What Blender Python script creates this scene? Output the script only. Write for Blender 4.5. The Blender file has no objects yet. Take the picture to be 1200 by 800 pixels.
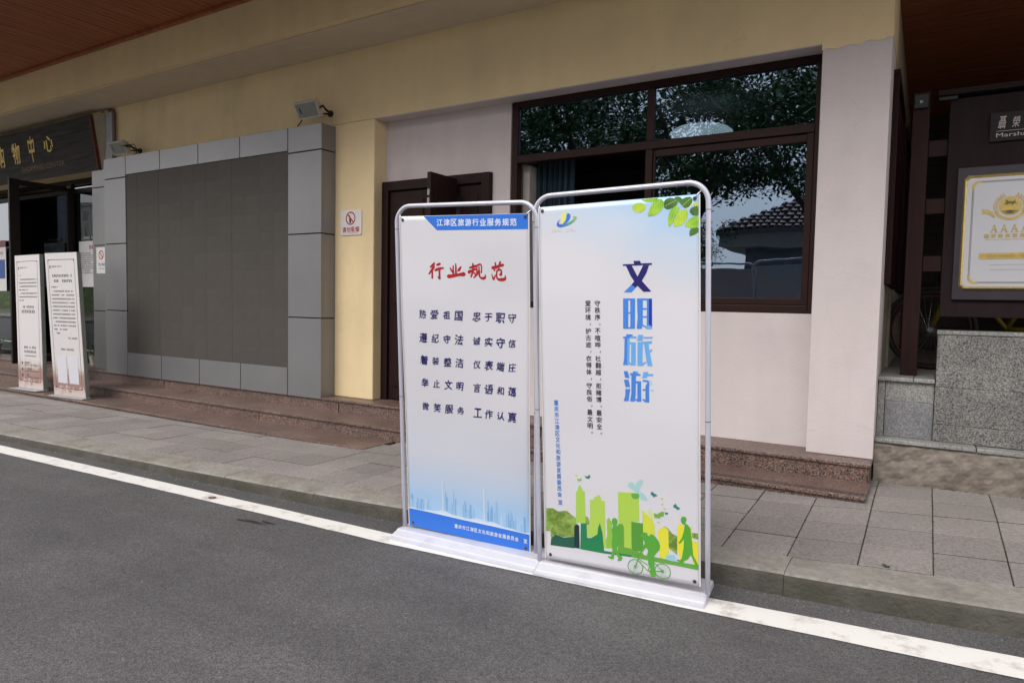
import bpy, math, random
import numpy as np
from mathutils import Vector, Matrix
R = math.radians
rnd = random.Random(7)
S = bpy.context.scene
COL = S.collection

# ---------------------------------------------------------------- camera
cam = bpy.data.objects.new('camera', bpy.data.cameras.new('camera'))
COL.objects.link(cam)
cam.matrix_world = Matrix([[0.854345, -0.044659, 0.517785], [0.519367, 0.037353, -0.853734], [0.018786, 0.998304, 0.055107]]).to_4x4()
cam.location = (0, 0, 1.42)
cam.data.lens = 24.0
cam.data.sensor_width = 36.0
cam.data.clip_start = 0.05
cam.data.clip_end = 2000
S.camera = cam
# ---------------------------------------------------------------- light
SUN_EL, SUN_AZ = 46.0, 194.0     # azimuth: degrees, direction the light comes from
world = bpy.data.worlds.new('World'); S.world = world; world.use_nodes = True
nt = world.node_tree; nt.nodes.clear()
wo = nt.nodes.new('ShaderNodeOutputWorld'); bg = nt.nodes.new('ShaderNodeBackground')
sky = nt.nodes.new('ShaderNodeTexSky'); sky.sky_type = 'NISHITA'; sky.sun_disc = False
sky.sun_elevation = R(SUN_EL); sky.sun_rotation = R(SUN_AZ)
sky.air_density = 1.0; sky.dust_density = 2.5; sky.ozone_density = 1.0
tc = nt.nodes.new('ShaderNodeTexCoord'); nz = nt.nodes.new('ShaderNodeTexNoise')
nz.inputs['Scale'].default_value = 2.2; nz.inputs['Detail'].default_value = 6
rp = nt.nodes.new('ShaderNodeValToRGB'); rp.color_ramp.elements[0].position = .30; rp.color_ramp.elements[1].position = .62
rp.color_ramp.elements[0].color = (.80, .80, .80, 1); rp.color_ramp.elements[1].color = (.95, .95, .95, 1)
mx = nt.nodes.new('ShaderNodeMixRGB'); mx.inputs[2].default_value = (8.7, 8.45, 8.6, 1)
nt.links.new(tc.outputs['Generated'], nz.inputs['Vector']); nt.links.new(nz.outputs['Fac'], rp.inputs['Fac'])
nt.links.new(rp.outputs['Color'], mx.inputs[0]); nt.links.new(sky.outputs[0], mx.inputs[1])
sx = nt.nodes.new('ShaderNodeSeparateXYZ'); gr = nt.nodes.new('ShaderNodeMapRange'); gr.inputs[1].default_value = 0; gr.inputs[2].default_value = 1; gr.inputs[3].default_value = .85; gr.inputs[4].default_value = 1.2
vs_ = nt.nodes.new('ShaderNodeVectorMath'); vs_.operation = 'SCALE'   # overcast: brighter overhead than at the horizon
nt.links.new(tc.outputs['Generated'], sx.inputs[0]); nt.links.new(sx.outputs['Z'], gr.inputs[0]); nt.links.new(mx.outputs[0], vs_.inputs[0]); nt.links.new(gr.outputs[0], vs_.inputs['Scale'])
nt.links.new(vs_.outputs[0], bg.inputs['Color']); bg.inputs['Strength'].default_value = .10
nt.links.new(bg.outputs[0], wo.inputs[0])
sl = bpy.data.lights.new('sun', 'SUN'); sl.energy = 1.5; sl.angle = R(40); sl.color = (1, .97, .93)
sun = bpy.data.objects.new('sun', sl); COL.objects.link(sun)
az = R(SUN_AZ); el = R(SUN_EL)
sd = Vector((math.sin(az) * math.cos(el), math.cos(az) * math.cos(el), math.sin(el)))
sun.rotation_euler = sd.to_track_quat('Z', 'Y').to_euler(); sun.location = sd * 30
S.view_settings.view_transform = 'Standard'; S.view_settings.look = 'None'
S.view_settings.gamma = 1; S.view_settings.use_curve_mapping = False
S.view_settings.exposure = 0.93

# ---------------------------------------------------------------- helpers
def srgb(r, g, b, k=1.0):
    def f(c):
        c /= 255.; c = c / 12.92 if c <= .04045 else ((c + .055) / 1.055) ** 2.4
        return min(c * k, .9)
    return (f(r), f(g), f(b), 1)

class MB:
    """collects faces; build() links them as one mesh object"""
    def __init__(s): s.v = []; s.f = []; s.m = []; s.mi = 0
    def add(s, vs, fs):
        n = len(s.v); s.v += [tuple(v) for v in vs]; s.f += [tuple(i + n for i in f) for f in fs]; s.m += [s.mi] * len(fs)
        return s
    def box(s, a, b, tf=None):
        x0, y0, z0 = a; x1, y1, z1 = b
        vs = [(x0, y0, z0), (x1, y0, z0), (x1, y1, z0), (x0, y1, z0), (x0, y0, z1), (x1, y0, z1), (x1, y1, z1), (x0, y1, z1)]
        if tf: vs = [tf(v) for v in vs]
        return s.add(vs, [(0, 3, 2, 1), (4, 5, 6, 7), (0, 1, 5, 4), (1, 2, 6, 5), (2, 3, 7, 6), (3, 0, 4, 7)])
    def hexa(s, vs): return s.add(vs, [(0, 3, 2, 1), (4, 5, 6, 7), (0, 1, 5, 4), (1, 2, 6, 5), (2, 3, 7, 6), (3, 0, 4, 7)])
    def quad(s, a, b, c, d): return s.add([a, b, c, d], [(0, 1, 2, 3)])
    def prism(s, pts, fa, fb):
        n = len(pts); va = [fa(p) for p in pts]; vb = [fb(p) for p in pts]
        return s.add(va + vb, [tuple(range(n))[::-1], tuple(range(n, 2 * n))] + [(i, (i + 1) % n, n + (i + 1) % n, n + i) for i in range(n)])
    def tube(s, pts, r, n=10, closed=False, caps=True):
        pts = [Vector(p) for p in pts]; N = len(pts); rs = r if isinstance(r, (list, tuple)) else [r] * N
        ref = None; rings = []
        for i, p in enumerate(pts):
            if closed: t = pts[(i + 1) % N] - pts[i - 1]
            else: t = pts[min(i + 1, N - 1)] - pts[max(i - 1, 0)]
            t.normalize()
            if ref is None: ref = Vector((0, 0, 1)) if abs(t.z) < .9 else Vector((1, 0, 0))
            u = t.cross(ref); u.normalize(); w = u.cross(t); w.normalize(); ref = w
            rings.append([tuple(p + (u * math.cos(2 * math.pi * k / n) + w * math.sin(2 * math.pi * k / n)) * rs[i]) for k in range(n)])
        vs = [v for q in rings for v in q]; fs = []
        for i in range(N if closed else N - 1):
            j = (i + 1) % N
            for k in range(n): fs.append((i * n + k, i * n + (k + 1) % n, j * n + (k + 1) % n, j * n + k))
        if caps and not closed: fs += [tuple(range(n))[::-1], tuple(range((N - 1) * n, N * n))]
        return s.add(vs, fs)
    def lathe(s, prof, c=(0, 0, 0), n=20, axis='z'):
        vs = []; 
        for r, h in prof:
            for k in range(n):
                a = 2 * math.pi * k / n
                p = (r * math.cos(a), r * math.sin(a), h) if axis == 'z' else (r * math.cos(a), h, r * math.sin(a))
                vs.append((p[0] + c[0], p[1] + c[1], p[2] + c[2]))
        fs = [(i * n + k, i * n + (k + 1) % n, (i + 1) * n + (k + 1) % n, (i + 1) * n + k) for i in range(len(prof) - 1) for k in range(n)]
        fs += [tuple(range(n))[::-1], tuple(range((len(prof) - 1) * n, len(prof) * n))]
        return s.add(vs, fs)
    def build(s, name, mat=None, parent=None, smooth=False, bevel=0, loc=None):
        me = bpy.data.meshes.new(name); me.from_pydata(s.v, [], s.f)
        mats = mat if isinstance(mat, list) else [mat]
        for m in mats: me.materials.append(m)
        if len(mats) > 1: me.polygons.foreach_set('material_index', s.m)
        if smooth: me.polygons.foreach_set('use_smooth', [True] * len(s.f))
        me.update()
        o = bpy.data.objects.new(name, me); COL.objects.link(o); o.parent = parent
        if loc: o.location = loc
        if bevel:
            b = o.modifiers.new('bevel', 'BEVEL'); b.width = bevel; b.segments = 2; b.limit_method = 'ANGLE'; b.angle_limit = R(40)
        return o

def tag(o, label=None, cat=None, group=None, kind=None):
    if label: o['label'] = label
    if cat: o['category'] = cat
    if group: o['group'] = group
    if kind: o['kind'] = kind
    return o
def empty(name, loc=(0, 0, 0), label=None, cat=None, group=None, kind=None):
    o = bpy.data.objects.new(name, None); COL.objects.link(o); o.location = loc; o.empty_display_size = .1
    return tag(o, label, cat, group, kind)
def child_of(src, root, name=None):
    c = src.copy(); COL.objects.link(c); c.parent = root
    return c
def box(name, a, b, mat, parent=None, bevel=0): return MB().box(a, b).build(name, mat, parent, bevel=bevel)

# ---------------------------------------------------------------- materials
def newmat(name):
    m = bpy.data.materials.new(name); m.use_nodes = True
    n = m.node_tree; b = n.nodes['Principled BSDF']
    return m, n, b
def N(n, t, **kw):
    x = n.nodes.new(t)
    for k, v in kw.items():
        if k in x.inputs: x.inputs[k].default_value = v
        else: setattr(x, k, v)
    return x
def mat(name, col, rough=.6, metal=0, var=.12, scale=6., bump=0., bscale=80., rand=0., spec=.5, stretch=None, dirt=None, dscale=1.2, dlo=.45, dhi=.7, wear=False):
    """colour with soft variation, optional second dirt colour, fine relief, per-object tint"""
    m, n, b = newmat(name)
    L = n.links.new
    tc = N(n, 'ShaderNodeTexCoord'); src = tc.outputs['Object']
    if stretch:
        mp = N(n, 'ShaderNodeMapping'); mp.inputs['Scale'].default_value = stretch; L(src, mp.inputs[0]); src = mp.outputs[0]
    nz = N(n, 'ShaderNodeTexNoise', Scale=scale, Detail=5.0, Roughness=.6); L(src, nz.inputs['Vector'])
    mr = N(n, 'ShaderNodeMapRange'); mr.inputs[3].default_value = 1 - var; mr.inputs[4].default_value = 1 + var
    mr.inputs[1].default_value = .3; mr.inputs[2].default_value = .7
    L(nz.outputs['Fac'], mr.inputs[0])
    out = mr.outputs[0]
    if rand:
        oi = N(n, 'ShaderNodeObjectInfo'); m2 = N(n, 'ShaderNodeMapRange'); m2.inputs[3].default_value = 1 - rand; m2.inputs[4].default_value = 1 + rand
        L(oi.outputs['Random'], m2.inputs[0]); mm = N(n, 'ShaderNodeMath', operation='MULTIPLY'); L(out, mm.inputs[0]); L(m2.outputs[0], mm.inputs[1]); out = mm.outputs[0]
    if wear:   # rain streaks and a few hairline cracks
        mp = N(n, 'ShaderNodeMapping'); mp.inputs['Scale'].default_value = (2.6, 2.6, .4); L(tc.outputs['Object'], mp.inputs[0])
        sn = N(n, 'ShaderNodeTexNoise', Scale=1.6, Detail=5.0); L(mp.outputs[0], sn.inputs['Vector'])
        sr = N(n, 'ShaderNodeMapRange'); sr.inputs[1].default_value = .35; sr.inputs[2].default_value = .7; sr.inputs[3].default_value = 1.02; sr.inputs[4].default_value = .95; L(sn.outputs['Fac'], sr.inputs[0])
        dn0 = N(n, 'ShaderNodeTexNoise', Scale=2.5, Detail=5.0); L(tc.outputs['Object'], dn0.inputs['Vector'])
        va = N(n, 'ShaderNodeVectorMath', operation='MULTIPLY_ADD'); L(dn0.outputs['Color'], va.inputs[0]); va.inputs[1].default_value = (.5, .5, .5); L(tc.outputs['Object'], va.inputs[2])
        vo = N(n, 'ShaderNodeTexVoronoi', Scale=.9, feature='DISTANCE_TO_EDGE'); L(va.outputs[0], vo.inputs['Vector'])
        c1 = N(n, 'ShaderNodeMapRange'); c1.inputs[1].default_value = 0; c1.inputs[2].default_value = .0028; c1.inputs[3].default_value = .90; c1.inputs[4].default_value = 1.0; L(vo.outputs['Distance'], c1.inputs[0])
        p1 = N(n, 'ShaderNodeMath', operation='MULTIPLY'); L(sr.outputs[0], p1.inputs[0]); L(c1.outputs[0], p1.inputs[1])
        p2 = N(n, 'ShaderNodeMath', operation='MULTIPLY'); L(out, p2.inputs[0]); L(p1.outputs[0], p2.inputs[1]); out = p2.outputs[0]
    base = None
    if dirt:
        dn = N(n, 'ShaderNodeTexNoise', Scale=dscale, Detail=7.0, Roughness=.65); L(src, dn.inputs['Vector'])
        dr = N(n, 'ShaderNodeMapRange'); dr.inputs[1].default_value = dlo; dr.inputs[2].default_value = dhi; L(dn.outputs['Fac'], dr.inputs[0])
        dm = N(n, 'ShaderNodeMixRGB'); dm.inputs[1].default_value = col; dm.inputs[2].default_value = dirt; L(dr.outputs[0], dm.inputs[0]); base = dm.outputs[0]
    vm = N(n, 'ShaderNodeVectorMath', operation='SCALE')
    if base: L(base, vm.inputs[0])
    else: vm.inputs[0].default_value = col[:3]
    L(out, vm.inputs['Scale']); L(vm.outputs[0], b.inputs['Base Color'])
    b.inputs['Roughness'].default_value = rough; b.inputs['Metallic'].default_value = metal
    b.inputs['Specular IOR Level'].default_value = spec
    if bump:
        bz = N(n, 'ShaderNodeTexNoise', Scale=bscale, Detail=4.0); L(src, bz.inputs['Vector'])
        bp = N(n, 'ShaderNodeBump', Strength=bump, Distance=.01); L(bz.outputs['Fac'], bp.inputs['Height']); L(bp.outputs[0], b.inputs['Normal'])
    return m
def granite(name, cols, scale=90., rough=.45, rand=.05, bump=.05):
    m, n, b = newmat(name); L = n.links.new
    tc = N(n, 'ShaderNodeTexCoord')
    v = N(n, 'ShaderNodeTexVoronoi', Scale=scale); L(tc.outputs['Object'], v.inputs['Vector'])
    bw = N(n, 'ShaderNodeSeparateColor'); L(v.outputs['Color'], bw.inputs[0])
    r = N(n, 'ShaderNodeValToRGB'); r.color_ramp.interpolation = 'CONSTANT'
    e = r.color_ramp.elements
    while len(e) < len(cols): e.new(.5)
    for i, (p, c) in enumerate(cols): e[i].position = p; e[i].color = c
    L(bw.outputs[0], r.inputs['Fac'])
    nz = N(n, 'ShaderNodeTexNoise', Scale=3.0, Detail=5.0); L(tc.outputs['Object'], nz.inputs['Vector'])
    mr = N(n, 'ShaderNodeMapRange'); mr.inputs[1].default_value = .3; mr.inputs[2].default_value = .7; mr.inputs[3].default_value = .8; mr.inputs[4].default_value = 1.15
    L(nz.outputs['Fac'], mr.inputs[0])
    oi = N(n, 'ShaderNodeObjectInfo'); m2 = N(n, 'ShaderNodeMapRange'); m2.inputs[3].default_value = 1 - rand; m2.inputs[4].default_value = 1 + rand; L(oi.outputs['Random'], m2.inputs[0])
    mm = N(n, 'ShaderNodeMath', operation='MULTIPLY'); L(mr.outputs[0], mm.inputs[0]); L(m2.outputs[0], mm.inputs[1])
    vm = N(n, 'ShaderNodeVectorMath', operation='SCALE'); L(r.outputs['Color'], vm.inputs[0]); L(mm.outputs[0], vm.inputs['Scale']); L(vm.outputs[0], b.inputs['Base Color'])
    b.inputs['Roughness'].default_value = rough
    bp = N(n, 'ShaderNodeBump', Strength=bump, Distance=.005); L(bw.outputs[1], bp.inputs['Height']); L(bp.outputs[0], b.inputs['Normal'])
    return m
def glass(name, tint, refl=.16, wav=.02, gcol=(.62, .79, 1, 1)):
    m, n, b = newmat(name); L = n.links.new; n.nodes.remove(b)
    out = n.nodes['Material Output']
    tr = N(n, 'ShaderNodeBsdfTransparent', Color=tint); gl = N(n, 'ShaderNodeBsdfGlossy', Roughness=0.009); gl.inputs['Color'].default_value = gcol
    lw = N(n, 'ShaderNodeFresnel', IOR=1.5); ad = N(n, 'ShaderNodeMath', operation='ADD'); ad.inputs[1].default_value = refl; ad.use_clamp = True; L(lw.outputs[0], ad.inputs[0])
    ms = N(n, 'ShaderNodeMixShader'); L(ad.outputs[0], ms.inputs[0]); L(tr.outputs[0], ms.inputs[1]); L(gl.outputs[0], ms.inputs[2]); L(ms.outputs[0], out.inputs['Surface'])
    tc = N(n, 'ShaderNodeTexCoord'); nz = N(n, 'ShaderNodeTexNoise', Scale=3.5, Detail=1.0); L(tc.outputs['Object'], nz.inputs['Vector'])
    bp = N(n, 'ShaderNodeBump', Strength=wav, Distance=.05); L(nz.outputs['Fac'], bp.inputs['Height']); L(bp.outputs[0], gl.inputs['Normal']) 
    return m

M = {}
M['plaster'] = mat('beige_plaster', (.76, .60, .355, 1), .9, var=.04, scale=1.5, bump=.12, bscale=120, dirt=(.66, .525, .315, 1), dscale=1.3, dlo=.45, dhi=.8, wear=True)
M['pink'] = mat('pinkish_white_plaster', (.585, .525, .52, 1), .9, var=.04, scale=1.8, bump=.2, bscale=60, dirt=(.485, .43, .43, 1), dscale=1.8, dlo=.45, dhi=.8, wear=True)
M['wood_soffit'] = mat('red_brown_soffit_wood', (.30, .092, .030, 1), .5, var=.35, scale=4, stretch=(12, .5, 1), bump=.05)
M['wood_trim'] = mat('dark_red_trim', (.12, .03, .02, 1), .6, spec=.2)
M['dark_wood'] = mat('dark_red_brown_wood', (.019, .0060, .0052, 1), .65, var=.25, scale=5, stretch=(6, 6, .6), bump=.08, spec=.2)
M['board_wood'] = mat('near_black_board', (.018, .0105, .0115, 1), .65, spec=.12, var=.2, scale=4, stretch=(5, 5, .6))
M['frame'] = mat('dark_brown_window_frame', (.022, .008, .006, 1), .5, var=.15, scale=8, spec=.2)
M['black_frame'] = mat('black_door_frame', (.014, .010, .008, 1), .5, spec=.2)
M['alu'] = mat('grey_aluminium_cladding', (.235, .233, .243, 1), .38, metal=.5, var=.07, scale=1.2, rand=.03)
M['joint'] = mat('black_joint', (.01, .01, .01, 1), .8)
M['led'] = mat('grey_led_module', (.076, .069, .062, 1), .8, var=.12, scale=3, rand=.035, bump=.2, bscale=260, spec=.2)
M['red_granite'] = granite('red_granite', [(0, (.03, .022, .02, 1)), (.24, (.145, .085, .068, 1)), (.5, (.200, .122, .098, 1)), (.78, (.09, .078, .073, 1)), (.9, (.26, .20, .17, 1))], 140, .4)
M['grey_granite'] = granite('grey_granite', [(0, (.05, .05, .05, 1)), (.20, (.14, .138, .13, 1)), (.45, (.21, .205, .19, 1)), (.74, (.28, .27, .245, 1)), (.88, (.15, .145, .14, 1))], 165, .5)
M['plain_granite'] = granite('fine_grey_granite', [(0, (.13, .13, .14, 1)), (.3, (.18, .18, .19, 1)), (.6, (.22, .22, .23, 1)), (.85, (.26, .26, .26, 1))], 160, .5)
M['cap_granite'] = granite('pale_capstone', [(0, (.15, .15, .14, 1)), (.3, (.23, .23, .215, 1)), (.6, (.29, .285, .27, 1))], 140, .6)
M['rough_base'] = mat('stained_rough_concrete', (.20, .172, .145, 1), .95, var=.28, scale=12, bump=1.0, bscale=18, dirt=(.11, .085, .07, 1), dscale=3.5, dlo=.5, dhi=.70)
M['kerb_face'] = mat('darker_kerb_face', (.088, .082, .070, 1), .95, var=.3, scale=14, bump=.8, bscale=50, dirt=(.055, .052, .036, 1), dscale=3.5, dlo=.40, dhi=.68)  # kerb front darker than its top, with random mottling
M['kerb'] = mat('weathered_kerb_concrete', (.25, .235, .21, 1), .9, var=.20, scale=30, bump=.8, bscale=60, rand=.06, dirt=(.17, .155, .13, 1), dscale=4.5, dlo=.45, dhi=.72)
M['tile'] = mat('grey_paving_tile', (.245, .224, .212, 1), .85, var=.30, scale=60, bump=.7, bscale=160, rand=.13, dirt=(.20, .182, .17, 1), dscale=1.6, dlo=.4, dhi=.75)
M['bed'] = mat('mossy_joint_sand', (.05, .046, .036, 1), .95, var=.4, scale=12, dirt=(.04, .055, .015, 1), dscale=4)
M['steel'] = mat('white_painted_tube', (.56, .56, .65, 1), .28, metal=.2, var=.02)
M['base_plastic'] = mat('white_moulded_base', (.53, .53, .575, 1), .38, var=.05, scale=9, dirt=(.36, .35, .37, 1), dscale=6, dlo=.55, dhi=.8)
M['white_sheet'] = mat('white_board', (.64, .625, .62, 1), .55, var=.02)
M['chrome'] = mat('bright_metal', (.6, .6, .6, 1), .2, metal=1)
M['black'] = mat('matt_black', (.012, .012, .013, 1), .6)
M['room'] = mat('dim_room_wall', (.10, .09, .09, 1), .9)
M['curtain'] = mat('teal_curtain', (.011, .032, .048, 1), .9)
M['gold'] = mat('gold_lettering', (.55, .36, .03, 1), .35, metal=.3, var=.1)
M['brass'] = mat('brushed_gold_frame', (.72, .55, .20, 1), .28, metal=.7, var=.15, scale=40)
M['silver'] = mat('silver_plate', (.62, .62, .66, 1), .3, metal=.3, var=.02)
M['olive_gold'] = mat('dull_gold_print', (.42, .31, .07, 1), .4, metal=.3, var=.2, scale=30)
M['glass'] = glass('dark_window_glass', (.42, .5, .55, 1), .17, .05)
M['glass2'] = glass('door_glass', (.35, .37, .37, 1), .20, .01, (.9, .95, 1, 1))
M['leafglass'] = glass('open_leaf_glass', (.60, .60, .58, 1), .0, .01)
M['door_wood'] = mat('dark_brown_door', (.018, .0065, .006, 1), .55, spec=.2, var=.2, scale=3, stretch=(4, 4, .5))
M['leafgreen'] = mat('pot_plant_leaf', (.05, .12, .02, 1), .5, var=.4, scale=8)
M['leaf'] = mat('tree_leaf', (.024, .075, .018, 1), .55, var=.5, scale=1.5)
M['bark'] = mat('bark', (.06, .05, .04, 1), .9, var=.3, scale=5, bump=.6, bscale=20)
def flat(name, c, rough=.45, spec=.5):
    m, n, b = newmat(name); b.inputs['Base Color'].default_value = c; b.inputs['Roughness'].default_value = rough
    b.inputs['Specular IOR Level'].default_value = spec; return m
K = 1.0
INK = {}
def ink(r, g, b):
    k = (r, g, b)
    if k not in INK: INK[k] = flat('ink_%d_%d_%d' % k, srgb(r, g, b, K), .45)
    return INK[k]

# asphalt
m, n, b = newmat('asphalt'); L = n.links.new; tc = N(n, 'ShaderNodeTexCoord')
v = N(n, 'ShaderNodeTexVoronoi', Scale=210.0); L(tc.outputs['Object'], v.inputs['Vector'])
sc_ = N(n, 'ShaderNodeSeparateColor'); L(v.outputs['Color'], sc_.inputs[0])
r1 = N(n, 'ShaderNodeMapRange'); r1.inputs[3].default_value = .50; r1.inputs[4].default_value = 1.55; L(sc_.outputs[0], r1.inputs[0])
nz = N(n, 'ShaderNodeTexNoise', Scale=1.1, Detail=8.0, Roughness=.6); L(tc.outputs['Object'], nz.inputs['Vector'])
r2 = N(n, 'ShaderNodeMapRange'); r2.inputs[1].default_value = .3; r2.inputs[2].default_value = .7; r2.inputs[3].default_value = .80; r2.inputs[4].default_value = 1.25; L(nz.outputs['Fac'], r2.inputs[0])
v2 = N(n, 'ShaderNodeTexVoronoi', Scale=75.0); L(tc.outputs['Object'], v2.inputs['Vector']); s2 = N(n, 'ShaderNodeSeparateColor'); L(v2.outputs['Color'], s2.inputs[0])
r3 = N(n, 'ShaderNodeMapRange'); r3.inputs[1].default_value = .0; r3.inputs[2].default_value = 1; r3.inputs[3].default_value = .88; r3.inputs[4].default_value = 1.12; L(s2.outputs[1], r3.inputs[0])
mp = N(n, 'ShaderNodeMapping'); mp.inputs['Scale'].default_value = (.35, 1.6, 1); mp.inputs['Rotation'].default_value = (0, 0, R(-4)); L(tc.outputs['Object'], mp.inputs[0])
n4 = N(n, 'ShaderNodeTexNoise', Scale=1.4, Detail=6.0, Roughness=.55); L(mp.outputs[0], n4.inputs['Vector'])
r4 = N(n, 'ShaderNodeMapRange'); r4.inputs[1].default_value = .3; r4.inputs[2].default_value = .7; r4.inputs[3].default_value = .84; r4.inputs[4].default_value = 1.18; L(n4.outputs['Fac'], r4.inputs[0])
m0 = N(n, 'ShaderNodeMath', operation='MULTIPLY'); L(r3.outputs[0], m0.inputs[0]); L(r4.outputs[0], m0.inputs[1])
m1 = N(n, 'ShaderNodeMath', operation='MULTIPLY'); L(r1.outputs[0], m1.inputs[0]); L(r2.outputs[0], m1.inputs[1])
mm = N(n, 'ShaderNodeMath', operation='MULTIPLY'); L(m1.outputs[0], mm.inputs[0]); L(m0.outputs[0], mm.inputs[1])
vm = N(n, 'ShaderNodeVectorMath', operation='SCALE'); vm.inputs[0].default_value = (.080, .0765, .0785); L(mm.outputs[0], vm.inputs['Scale']); L(vm.outputs[0], b.inputs['Base Color'])
b.inputs['Roughness'].default_value = .85
bp = N(n, 'ShaderNodeBump', Strength=.7, Distance=.006); L(v.outputs['Distance'], bp.inputs['Height']); L(bp.outputs[0], b.inputs['Normal'])
M['asphalt'] = m
# worn white line paint
m, n, b = newmat('worn_white_line_paint'); L = n.links.new; tc = N(n, 'ShaderNodeTexCoord')
nz = N(n, 'ShaderNodeTexNoise', Scale=5.0, Detail=9.0, Roughness=.72); L(tc.outputs['Object'], nz.inputs['Vector'])
cr = N(n, 'ShaderNodeValToRGB'); e = cr.color_ramp.elements; e[0].position = .27; e[0].color = (.30, .25, .22, 1); e[1].position = .47; e[1].color = (.70, .685, .65, 1)
L(nz.outputs['Fac'], cr.inputs['Fac']); L(cr.outputs['Color'], b.inputs['Base Color']); b.inputs['Roughness'].default_value = .7
v = N(n, 'ShaderNodeTexVoronoi', Scale=170.0); L(tc.outputs['Object'], v.inputs['Vector'])
bp = N(n, 'ShaderNodeBump', Strength=.3, Distance=.004); L(v.outputs['Distance'], bp.inputs['Height']); L(bp.outputs[0], b.inputs['Normal'])
M['line'] = m

# ---------------------------------------------------------------- lettering
GC = {}
def glyph(body, bold=0., shear=0.):
    key = (body, bold, shear)
    if key not in GC:
        c = bpy.data.curves.new('t', 'FONT'); c.body = body; c.offset = bold; c.shear = shear; c.resolution_u = 2
        o = bpy.data.objects.new('t', c); COL.objects.link(o); bpy.context.view_layer.update()
        me = bpy.data.meshes.new_from_object(o)
        vs = np.array([v.co[:2] for v in me.vertices]).reshape(-1, 2); fs = [tuple(p.vertices) for p in me.polygons]
        bpy.data.objects.remove(o); bpy.data.curves.remove(c); bpy.data.meshes.remove(me)
        GC[key] = (vs, fs)
    return GC[key]
def put(mb, body, x, z, w=None, h=None, size=None, surf=None, bold=0., shear=0., fit=False, fx=None, lift=.0012):
    """write body; fit: bounding box (x, z)-(x+w, z+h), else origin and size (em)"""
    if bold and len(body) == 1:   # heavier strokes: the same glyph a few times, a hair apart
        vs, fs = glyph(body, 0., shear)
        if fit:
            if isinstance(bold, tuple): kern = bold
            else: kern = tuple((bold * .85 * math.cos(2 * math.pi * (k + .5) / 4), bold * .85 * math.sin(2 * math.pi * (k + .5) / 4)) for k in range(4))
            f2 = fx if fx is not None else (lambda q: q)
            v0 = f2(vs); lo = v0.min(0); hi = v0.max(0); dw = max(abs(k[0]) for k in kern) * w; dh = max(abs(k[1]) for k in kern) * h
            for k, (kx, kz) in enumerate(kern):
                q = (v0 - lo) / (hi - lo) * np.array([w - 2 * dw, h - 2 * dh]) + np.array([x + dw + kx * w, z + dh + kz * h])
                mb.add([surf(a_, b_, lift + .00003 * k) for a_, b_ in q], fs)
            return
    if bold and len(body) > 1: bold = 0.
    vs, fs = glyph(body, bold, shear)
    if not len(vs): return
    if fx is not None: vs = fx(vs)
    if fit:
        lo = vs.min(0); hi = vs.max(0); q = (vs - lo) / (hi - lo) * np.array([w, h]) + np.array([x, z])
    else:
        q = vs * size + np.array([x, z])
    mb.add([surf(a, b, lift) for a, b in q], fs)

HEAVY = tuple((dx, dz) for dx in (-.048, -.016, .016, .048) for dz in (-.014, .014))
NIB = tuple((d * .9, d * .75) for d in (-.034, -.017, 0., .017, .034)) + ((.008, -.007),)
NIB2 = tuple((d * .9, d * .7) for d in (-.028, 0., .028))
def putc(ch, m, parent, *a, name='character', **k):
    g = MB(); put(g, ch, *a, **k)
    return g.build(name, m, parent)
def pull(o, name):
    o.name = name; return o

# ================================================================ SETTING
def interp(t, x):
    if x <= t[0][0]: a, b_ = t[0], t[1]
    elif x >= t[-1][0]: a, b_ = t[-2], t[-1]
    else:
        for a, b_ in zip(t, t[1:]):
            if a[0] <= x <= b_[0]: break
    u = (x - a[0]) / (b_[0] - a[0]); return a[1] + (b_[1] - a[1]) * u
KF = [(-30, 2.0), (-14, 2.72), (-7.65, 3.05), (-5.45, 3.19), (-3.58, 3.285), (-2.8, 3.345), (-.88, 3.51), (-.17, 3.588), (.42, 3.67), (1.6, 3.86), (8, 4.9)]
KB = [(-30, 2.3), (-14, 3.0), (-8.4, 3.33), (-5.1, 3.475), (-3.4, 3.555), (-1.0, 3.735), (-.57, 3.79), (-.27, 3.86), (.41, 3.975), (1.6, 4.18), (8, 5.2)]
KZ = [(-30, .06), (-8, .068), (-5, .07), (-3.4, .088), (-2.5, .105), (-.9, .112), (.5, .120), (8, .13)]
WZ = [(-30, .02), (-12, .03), (-6.5, .058), (-4.3, .092), (-2.76, .11), (-1.36, .15), (-.88, .165), (-.3, .178), (1, .20), (8, .22)]
def pavz(x, y):
    yb = interp(KB, x); t = min(max((y - yb) / (5.0 - yb), 0), 1); zk = interp(KZ, x) + .004
    return zk + (interp(WZ, x) - zk) * t

g = MB(); g.quad((-400, -400, -.06), (400, -400, -.06), (400, 400, -.06), (-400, 400, -.06))
tag(g.build('ground', mat('dull_earth', (.10, .10, .06, 1), .95, var=.3, scale=.3)), kind='structure')
g = MB(); g.box((-200, -7.5, -.3), (60, 4.2, 0))
tag(g.build('road', M['asphalt']), kind='structure')
LN = [(-30, 1.45), (-12, 2.49), (-7.0, 2.80), (-4.4, 2.925), (-2.64, 2.995), (-.82, 3.135), (.38, 3.245), (1.6, 3.36), (6, 3.9)]
LF = [(-30, 1.61), (-12, 2.66), (-7.4, 2.945), (-4.6, 3.06), (-2.72, 3.135), (-.81, 3.31), (.40, 3.45), (1.6, 3.57), (6, 4.15)]
g = MB(); xs = [-30 + .12 * i for i in range(290)]; row = []
for x in xs:
    w1 = rnd.uniform(-.0025, .0025); w2 = rnd.uniform(-.0025, .0025)
    row.append(((x, interp(LN, x) + w1, .004), (x, interp(LF, x) + w2, .004)))
for a, b_ in zip(row, row[1:]): g.quad(a[0], b_[0], b_[1], a[1])
tag(g.build('road_marking', M['line']), kind='structure')

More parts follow.
